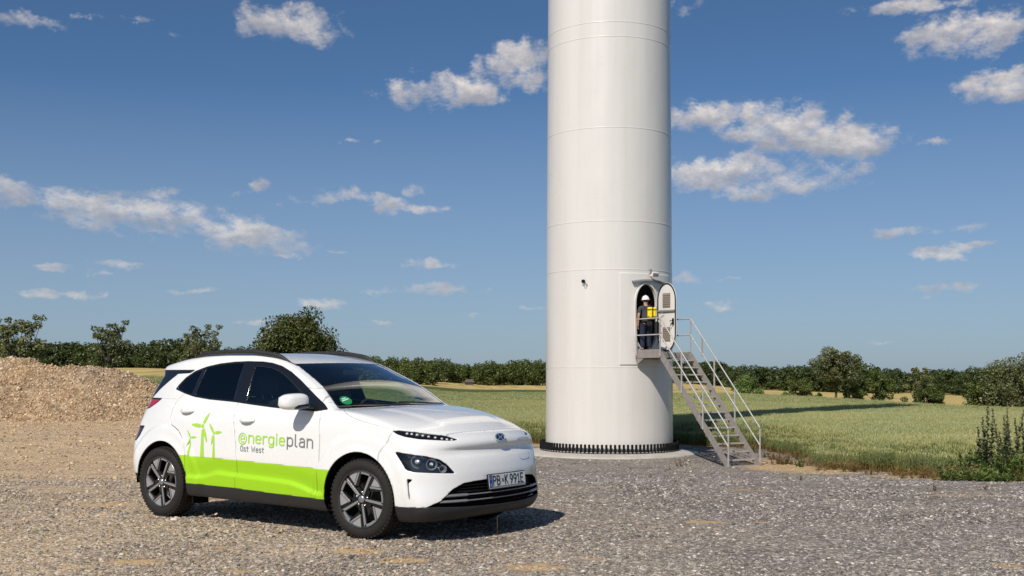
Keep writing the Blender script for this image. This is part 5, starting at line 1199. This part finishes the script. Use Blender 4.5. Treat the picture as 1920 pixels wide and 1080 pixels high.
# middle hedge of separate field trees between car and tower
MT = [tree_mesh(40+i, 5.6+.5*(i % 3), 8.0, .10, 30, 3600, .42, bottom=-.5) for i in range(4)]
ORD = ['first', 'second', 'third', 'fourth', 'fifth', 'sixth', 'seventh', 'eighth', 'ninth', 'tenth', 'eleventh', 'twelfth', 'thirteenth', 'fourteenth', 'fifteenth', 'sixteenth', 'seventeenth', 'eighteenth', 'nineteenth']
HN = {u: 'leafy green hedge-row tree, '+ORD[k]+' from the tower towards the car' for k, u in enumerate(sorted([700,722,745,770,806,826,850,872,893,915,937,958,980,1003,1026,1050,680,660,640], reverse=True))}
for i, (u, Y, s_) in enumerate([(700,255,1.0),(722,250,.9),(745,262,1.0),(770,250,.95),(790,215,.88),(806,236,.82),(826,262,.95),(850,270,.88),(872,268,.80),(893,272,.82),(915,262,.98),(937,266,.98),(958,262,1.0),(980,266,1.04),(1003,262,1.02),(1026,266,1.05),(1050,270,1.0),(680,262,1.02),(660,268,.95),(640,262,.9)]):
    if u == 790: plant_tree(u, Y, MT[i % 4], L_DK, 'dark bushy tree nearest the corner of the yellow field right of the windscreen', sc=s_, rot=i)
    else: plant_tree(u, Y, MT[i % 4], L_MID, HN[u], sc=s_, rot=i*1.7, group='trees of the hedge row between car and tower')
# right of the tower
T5 = tree_mesh(71, 6.6, 6.6, .27, 36, 10500, .23, sparse=3); T6 = tree_mesh(62, 4.7, 4.0, .08, 26, 4600, .24, bottom=-.4); T7 = tree_mesh(63, 4.6, 4.0, .08, 24, 4600, .24, sparse=3, bottom=-.4); T8 = tree_mesh(64, 5.9, 7.2, .10, 46, 12000, .20, bottom=-.4); T9 = tree_mesh(65, 3.4, 5.0, .05, 24, 4200, .24, bottom=-.5)
EL_ = tree_mesh(66, 2.6, 3.2, .05, 22, 5200, .16, bottom=-.4)
plant_tree(1567, 158, T5, L_OLV, 'open-crowned tree with visible trunk standing alone right of the stairs', sc=vtop_scale(1567, 158, 650, 6.6))
plant_tree(1398, 153, EL_, L_BRT, 'rounded elder bush with cream flowers beside the stair handrail', 'bush', name='bush', sc=vtop_scale(1398, 153, 712, 2.6)*1.32)
plant_tree(1648, 155, T6, L_MID, 'tall green bush second right of the lone trunked tree', 'bush', name='bush', sc=vtop_scale(1648, 155, 690, 4.7))
plant_tree(1724, 153, T7, L_OLV, 'pale olive bush with a spiky top in the field hedge', 'bush', name='bush', sc=vtop_scale(1724, 153, 693, 4.6))
plant_tree(1742, 151, T9, L_MID, 'low dark bush at the foot of the pale olive bush', 'bush', name='bush', sc=vtop_scale(1742, 151, 718, 3.4))
plant_tree(1912, 142, T8, L_OLV, 'large silvery green tree at the right edge of the photo', sc=vtop_scale(1902, 142, 655, 5.9))
plant_tree(1848, 145, T9, L_MID, 'dark shrub touching the left side of the large silvery tree', 'bush', name='bush', sc=vtop_scale(1848, 145, 706, 3.4))
plant_tree(1500, 172, T9, L_MID, 'round dark bush left of the lone trunked tree', 'bush', name='bush', sc=vtop_scale(1500, 172, 706, 3.4))
plant_tree(1600, 160, T9, L_DK, 'dark low bush between the trunked tree and the tall green bush', 'bush', name='bush', sc=vtop_scale(1600, 160, 720, 3.4))
plant_tree(1472, 160, EL_, L_OLV, 'small scrubby bush by the yellow strip right of the elder', 'bush', name='bush', sc=vtop_scale(1472, 160, 733, 2.6))
plant_tree(1536, 160, EL_, L_OLV, 'tiny scrub bush under the trunked tree', 'bush', name='bush', sc=vtop_scale(1536, 160, 735, 2.6))
# elder flowers
b = MB(); rs = np.random.RandomState(9)
for k in range(70):
    u = rs.randn(3); u[2] = abs(u[2]); u[1] = -abs(u[1])*.8; u /= np.linalg.norm(u); c = np.array([0, 0, 1.1])+u*np.array([1.5, 1.5, 1.35])
    b.add([c+np.array([.09*math.cos(a), .09*math.sin(a), .02*math.sin(3*a)]) for a in np.linspace(0, 5.2, 6)], [(0, 1, 2, 3, 4, 5)])
el = [o for o in COL.objects if o.get('label', '').startswith('rounded elder')][0]; fl = b.build('flower_head', mat('elder_flower', (.70, .68, .50), .8), el, kind='stuff')
# far woods: masses of crowns too far to tell apart
FP = []
for i in range(3):
    c, t_ = tree_mesh(80+i, 8.6, 10.5, .1, 26, 2000, .75, bottom=-1); V = [tuple(v.co) for v in c.vertices]; F = [tuple(p.vertices) for p in c.polygons]; tint = np.zeros(len(V)); c.attributes['tint'].data.foreach_get('value', tint) if False else None
    tt = np.array([d.value for d in c.attributes['tint'].data]); FP.append((V, F, tt))
def wood(name, u0, u1, Y0, Y1, n, hs, label, seed, lm=L_DK):
    rs = np.random.RandomState(seed); u = u0+(u1-u0)*(np.arange(n)+rs.rand(n))/n; Y = Y0+(Y1-Y0)*rs.rand(n); X = (u-960)/2150*Y; s_ = hs*(.62+.50*rs.rand(n)+.10*np.sin(u*.021))
    pts = np.stack([X, Y, zg(X, Y)-.3, 0*X, 0*X, rs.rand(n)*6.28, s_*1.05, s_*1.05, s_], 1); ch = rs.randint(0, 3, n)
    return scatter(name, [(p[0], p[1]) for p in FP], [pts[ch == k] for k in range(3)], lm, label, 'forest', [p[2] for p in FP])
wood('forest', -400, 520, 290, 380, 170, .95, 'dark mixed wood along the horizon behind the rubble heap and orchard trees', 1)
wood('forest', 1180, 2300, 310, 420, 190, .92, 'dark wood along the horizon right of the tower', 2)
wood('forest', 600, 1200, 330, 380, 60, .62, 'low wooded horizon behind the hedge row between car and tower', 3)
# small field hut with a dark roof under the trees
hut = thing('field_hut', 'small weathered hut roof showing under the hedge trees', 'hut', ((880-960)/2150*251, 251, float(zg(-9.2, 251))-.1), R(12)); hut.scale = (.75, .75, .75)
MB().box((-1.1, -.6, 0), (1.1, .6, 1.1)).build('wall', grime('hut_boards', (.10, .085, .07), .9), hut)
MB().add([(-1.5, -.9, 1.0), (1.5, -.9, 1.0), (1.5, .9, 1.0), (-1.5, .9, 1.0), (-1.0, 0, 1.9), (1.0, 0, 1.9)], [(0, 1, 5, 4), (2, 3, 4, 5), (1, 2, 5), (3, 0, 4)]).build('roof', grime('hut_roof', (.11, .095, .08), .9), hut)

# ---- wheat
wm = bpy.data.materials.new('wheat'); wm.use_nodes = True; g = N(wm.node_tree); g.n.clear()
o = g.new('ShaderNodeOutputMaterial'); d = g.new('ShaderNodeBsdfDiffuse'); t = g.new('ShaderNodeBsdfTranslucent'); a = g.new('ShaderNodeAttribute'); a.attribute_name = 'tint'; geo = g.new('ShaderNodeNewGeometry')
pn = g.noise(geo.outputs['Position'], .22, 4, .6); pn2 = g.noise(geo.outputs['Position'], 9, 2, .6)
c = g.ramp(g.m('ADD', a.outputs['Fac'], g.m('MULTIPLY', g.m('SUBTRACT', pn2, .5), .22)), [(0, (.30, .19, .08)), (.16, (.26, .21, .08)), (.32, (.19, .22, .10)), (.62, (.26, .29, .13)), (.8, (.39, .41, .19)), (1, (.57, .55, .31))])
c = g.mix(1, c, g.ramp(pn, [(.35, (.86, .95, .92)), (.65, (1.12, 1.06, .9))]), 'MULTIPLY')
for s_ in (d, t): g.l.new(c, s_.inputs['Color'])
m1 = g.new('ShaderNodeMixShader'); m1.inputs[0].default_value = .3; g.l.new(d.outputs[0], m1.inputs[1]); g.l.new(t.outputs[0], m1.inputs[2]); g.l.new(m1.outputs[0], o.inputs[0])
def wheat_proto(seed, n=46, size=.62):
    rs = np.random.RandomState(seed); V = []; F = []; T = []
    for k in range(n):
        x, y = (rs.rand(2)-.5)*size; h = .68+.13*rs.rand(); lx, ly = rs.randn(2)*.045; a_ = rs.rand()*6.28; cx, cy = math.cos(a_), math.sin(a_); w_ = .0035
        o = len(V); V += [(x-cx*w_, y-cy*w_, 0), (x+cx*w_, y+cy*w_, 0), (x+lx+cx*w_*.7, y+ly+cy*w_*.7, h), (x+lx-cx*w_*.7, y+ly-cy*w_*.7, h)]; F.append((o, o+1, o+2, o+3)); T += [0, 0, .6, .6]
        eh = .085+.03*rs.rand(); ew = .0085; ex, ey = lx*.5, ly*.5; o = len(V)
        V += [(x+lx, y+ly, h-.01), (x+lx+cx*ew, y+ly+cy*ew, h+eh*.4), (x+lx-cx*ew, y+ly-cy*ew, h+eh*.4), (x+lx-cy*ew, y+ly+cx*ew, h+eh*.4), (x+lx+cy*ew, y+ly-cx*ew, h+eh*.4), (x+lx+ex, y+ly+ey, h+eh)]
        F += [(o, o+1, o+5, o+2), (o, o+3, o+5, o+4)]; T += [.7, .9, .9, .9, .9, 1]
        for q in range(2):
            z0 = h*(.25+.55*rs.rand()); b_ = rs.rand()*6.28; L = .16+.12*rs.rand(); dx, dy = math.cos(b_)*L, math.sin(b_)*L; wx, wy = -math.sin(b_)*.006, math.cos(b_)*.006; o = len(V)
            V += [(x-wx, y-wy, z0), (x+wx, y+wy, z0), (x+dx*.55+wx, y+dy*.55+wy, z0+.11), (x+dx*.55-wx, y+dy*.55-wy, z0+.11), (x+dx, y+dy, z0+.02)]; F += [(o, o+1, o+2, o+3), (o+3, o+2, o+4)]; T += [z0/h*.45]*2+[.5]*3
    return V, F, np.array(T)
WP = [wheat_proto(s_) for s_ in (1, 2, 3)]
rs = np.random.RandomState(5)
def wheat_points(step, y0, y1, kx):
    ys_ = np.arange(y0, y1, step); out = []
    for y in ys_:
        xs = np.arange(-kx*y-6, kx*y+8, step); out.append(np.stack([xs+rs.uniform(-.5, .5, len(xs))*step, np.full(len(xs), y)+rs.uniform(-.5, .5, len(xs))*step], 1))
    return np.concatenate(out)
Q = np.concatenate([wheat_points(.40, 14, 62, .50), wheat_points(.75, 62, 100, .50), wheat_points(1.5, 100, 152, .5)])
inf = polysdf(Q, FIELD); edge_n = .5*vnoise(Q, 21, .5)+.5*vnoise(Q, 22, 1.7)
k = (inf > .1+edge_n*1.2)&(np.hypot(Q[:, 0]-TX, Q[:, 1]-TY) > 3.6); Q = Q[k]; inf = inf[k]
sc_ = np.where(Q[:, 1] > 100, 2.5, np.where(Q[:, 1] > 62, 1.45, 1.0)); hgt = (.55+.45*sstep(inf/1.4))*(1+.10*vnoise(Q, 24, .33)+.05*vnoise(Q, 25, 1.3))
wp = np.stack([Q[:, 0], Q[:, 1], zg(Q[:, 0], Q[:, 1]), 0*inf, 0*inf, rs.rand(len(Q))*6.28, sc_, sc_, hgt*(1+.04*rs.rand(len(Q)))], 1); ch = rs.randint(0, 3, len(Q))
scatter('wheat', [(p[0], p[1]) for p in WP], [wp[ch == i] for i in range(3)], wm, 'green wheat field with pale ears stretching behind the tower', 'wheat', [p[2] for p in WP])
# dense canopy just under the ears
xs = np.arange(-90, 80, 1.1); ys_ = np.arange(10, 152, 1.1); GX, GY = np.meshgrid(xs, ys_); Q = np.stack([GX.ravel(), GY.ravel()], 1); inf = polysdf(Q, FIELD); n = len(xs)
ZZ = zg(Q[:, 0], Q[:, 1])+.46+.12*vnoise(Q, 31, .5)+.09*sstep((Q[:, 1]-70)/40); F = [(i*n+j, i*n+j+1, (i+1)*n+j+1, (i+1)*n+j) for i in range(len(ys_)-1) for j in range(n-1) if min(inf[i*n+j], inf[i*n+j+1], inf[(i+1)*n+j], inf[(i+1)*n+j+1]) > 1.6 and np.hypot(Q[i*n+j, 0]-TX, Q[i*n+j, 1]-TY) > 5]
used = sorted({i for f in F for i in f}); mp = {i: k for k, i in enumerate(used)}
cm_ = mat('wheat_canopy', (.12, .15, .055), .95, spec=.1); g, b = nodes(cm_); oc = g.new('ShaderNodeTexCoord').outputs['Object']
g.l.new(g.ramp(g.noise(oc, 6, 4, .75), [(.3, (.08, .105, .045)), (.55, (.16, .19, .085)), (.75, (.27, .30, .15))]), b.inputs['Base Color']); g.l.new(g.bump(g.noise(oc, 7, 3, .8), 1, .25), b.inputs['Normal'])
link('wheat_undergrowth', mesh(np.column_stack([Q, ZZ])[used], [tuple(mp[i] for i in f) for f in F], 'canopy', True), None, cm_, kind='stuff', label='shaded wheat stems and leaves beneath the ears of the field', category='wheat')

# ---- tall mugwort and low weeds at the right edge
L_MUG = leafmat('leaves_mugwort', (.07, .09, .05), (.22, .25, .14), rnd_scale=3); L_WEED = leafmat('leaves_weed', (.060, .105, .024), (.22, .30, .08), rnd_scale=3)
def weed_mesh(seed, h, stems, spread, leaf, dens=70, narrow=.16):
    rs = np.random.RandomState(seed); V = []; F = []; T = []; tb = MB()
    for s_ in range(stems):
        a = rs.rand()*6.28; r = spread*rs.rand()*.5; bx, by = math.cos(a)*r, math.sin(a)*r; hh = h*(.65+.35*rs.rand()) if s_ else h; tx, ty = bx*2.0+rs.randn()*.05*h, by*2.0+rs.randn()*.05*h
        P_ = [Vector((bx, by, -.05)), Vector((bx*.6+tx*.4, by*.6+ty*.4, hh*.5)), Vector((tx, ty, hh))]; tb.tube(P_, [min(.008, h*.012), min(.006, h*.009), .0015], 5)
        for k in range(dens):
            t = (k+rs.rand())/dens; p = P_[0].lerp(P_[1], t*2) if t < .5 else P_[1].lerp(P_[2], t*2-1); L = leaf*(1.25-.9*t)*(.6+.8*rs.rand())*(1 if t > .06 else .6); b_ = rs.rand()*6.28; el = .2+.8*rs.rand()+.3*t
            dv = Vector((math.cos(b_)*math.cos(el), math.sin(b_)*math.cos(el), math.sin(el)*.8)); sdv = Vector((-math.sin(b_), math.cos(b_), 0))*L*narrow
            for q in (0, 1, 2):
                dq = dv.copy(); dq.rotate(Euler((0, 0, (q-1)*.5))); o = len(V); L2 = L*(1, .8, .8)[q]
                V += [p, p+dq*L2*.5+sdv, p+dq*L2, p+dq*L2*.5-sdv]; F += [(o, o+1, o+2, o+3)]; T += [rs.rand()*.8+.1]*4
    me = mesh(V, F, 'leaves'); at = me.attributes.new('tint', 'FLOAT', 'POINT'); at.data.foreach_set('value', np.array(T, np.float32)); return me, mesh(tb.V, tb.F, 'stem', True)
STEM = mat('weed_stem', (.12, .10, .05), .8)
def plant_weed(u, Y, meshes, lm, label, cat, sc=1, rot=0, group=None, name='weed', X=None):
    X = (u-960)/2150*Y if X is None else X; t = thing(name, label, cat, (X, Y, float(zg(X, Y))), rot, group); t.scale = (sc,)*3
    if not meshes[0].materials: meshes[0].materials.append(lm)
    if not meshes[1].materials: meshes[1].materials.append(STEM)
    link('leaves', meshes[0], t); link('stem', meshes[1], t)
MG = [weed_mesh(100+i, 1.3, 5+i, .55, .13, 120, .13) for i in range(3)]; GR = [weed_mesh(110+i, .42, 9, .55, .20, 12, .10) for i in range(3)]; BU = [weed_mesh(120+i, .7, 9, .7, .17, 34, .2) for i in range(2)]
plant_weed(1858, 20.6, MG[0], L_MUG, 'tallest single mugwort spire at the right edge of the gravel', 'weed', 1.06, name='mugwort')
plant_weed(1893, 20.2, MG[1], L_MUG, 'mugwort clump just right of the tallest spire', 'weed', .98, 1, name='mugwort')
plant_weed(1918, 20.9, MG[2], L_MUG, 'mugwort clump cut by the right edge of the photo', 'weed', .95, 2, name='mugwort')
plant_weed(1880, 19.6, BU[0], L_WEED, 'leafy dark green weed clump at the feet of the mugworts', 'weed', .72, name='weed')
plant_weed(1905, 19.2, BU[1], L_WEED, 'broad leafy weed at the right edge below the mugworts', 'weed', .78, 1, name='weed')
plant_weed(1808, 21.5, BU[0], L_WEED, 'low leafy weed left of the mugworts at the field corner', 'weed', .8, 2, name='weed')
plant_weed(1835, 20.6, BU[1], L_WEED, 'bushy weed in front of the tallest mugwort', 'weed', .75, 3, name='weed')
rs = np.random.RandomState(77)
for i in range(26):
    u = rs.uniform(1780, 1925); Y = rs.uniform(18.2, 20.3)+max(0, (1850-u)/50); plant_weed(u, Y, GR[i % 3], L_WEED, 'short grassy weed on the gravel edge under the mugworts', 'weed', rs.uniform(.3, .75), rs.rand()*6, 'low weeds along the right gravel edge')
L_DRY = leafmat('leaves_dry', (.14, .085, .03), (.34, .24, .09), rnd_scale=3); L_RED = leafmat('leaves_reddish', (.20, .12, .07), (.30, .22, .12), rnd_scale=3)
DR = [weed_mesh(130+i, .30, 14, .5, .14, 9, .06) for i in range(2)]; RD = [weed_mesh(140+i, .22, 6, .35, .07, 14, .15) for i in range(2)]
plant_weed(1600, 28.6, DR[0], L_DRY, 'yellow-brown dry grass tuft at the edge of the wheat field', 'grass tuft', 1.25, name='grass_tuft')
plant_weed(1460, 33.2, RD[0], L_RED, 'reddish dry weed beside the foot of the stairs', 'weed', 1.8, name='weed')
plant_weed(1500, 32.2, BU[0], L_WEED, 'small green weed right of the stairs on the gravel', 'weed', .35, name='weed')
plant_weed(1276, 32.5, RD[1], L_RED, 'small reddish weed on the gravel in front of the tower', 'weed', 1.3, name='weed')
for i in range(22):
    Y = rs.uniform(14, 31); X = rs.uniform(.6, 8.2) if i < 18 else rs.uniform(-4, 0); u = 960+X/Y*2150
    if -4 < X < .9 and Y < 14: continue
    plant_weed(u, Y, RD[i % 2], L_RED, 'tiny reddish weed scattered on the grey gravel', 'weed', rs.uniform(.2, .5), rs.rand()*6, 'tiny weeds scattered on the gravel')
for i in range(34):
    f_ = rs.rand(); e = (8.0+rs.uniform(-.5, .9), 18+f_*22); plant_weed(0, e[1], DR[i % 2], L_DRY, 'straw-coloured grass tuft along the edge of the wheat', 'grass tuft', rs.uniform(.5, 1.1), rs.rand()*6, 'dry tufts along the wheat edge', 'grass_tuft', X=e[0]+.2)
ST = weed_mesh(150, .22, 1, .05, .035, 9, .2)
for (u, Y, s_) in ((931, 9.5, .9), (944, 9.1, .5), (972, 9.15, .45), (887, 8.9, .4)): plant_weed(u, Y, ST, L_DRY, 'thin dry stalk on the gravel in the shade of the car front', 'stalk', s_, u, 'dry stalks in front of the car', 'dry_stalk')
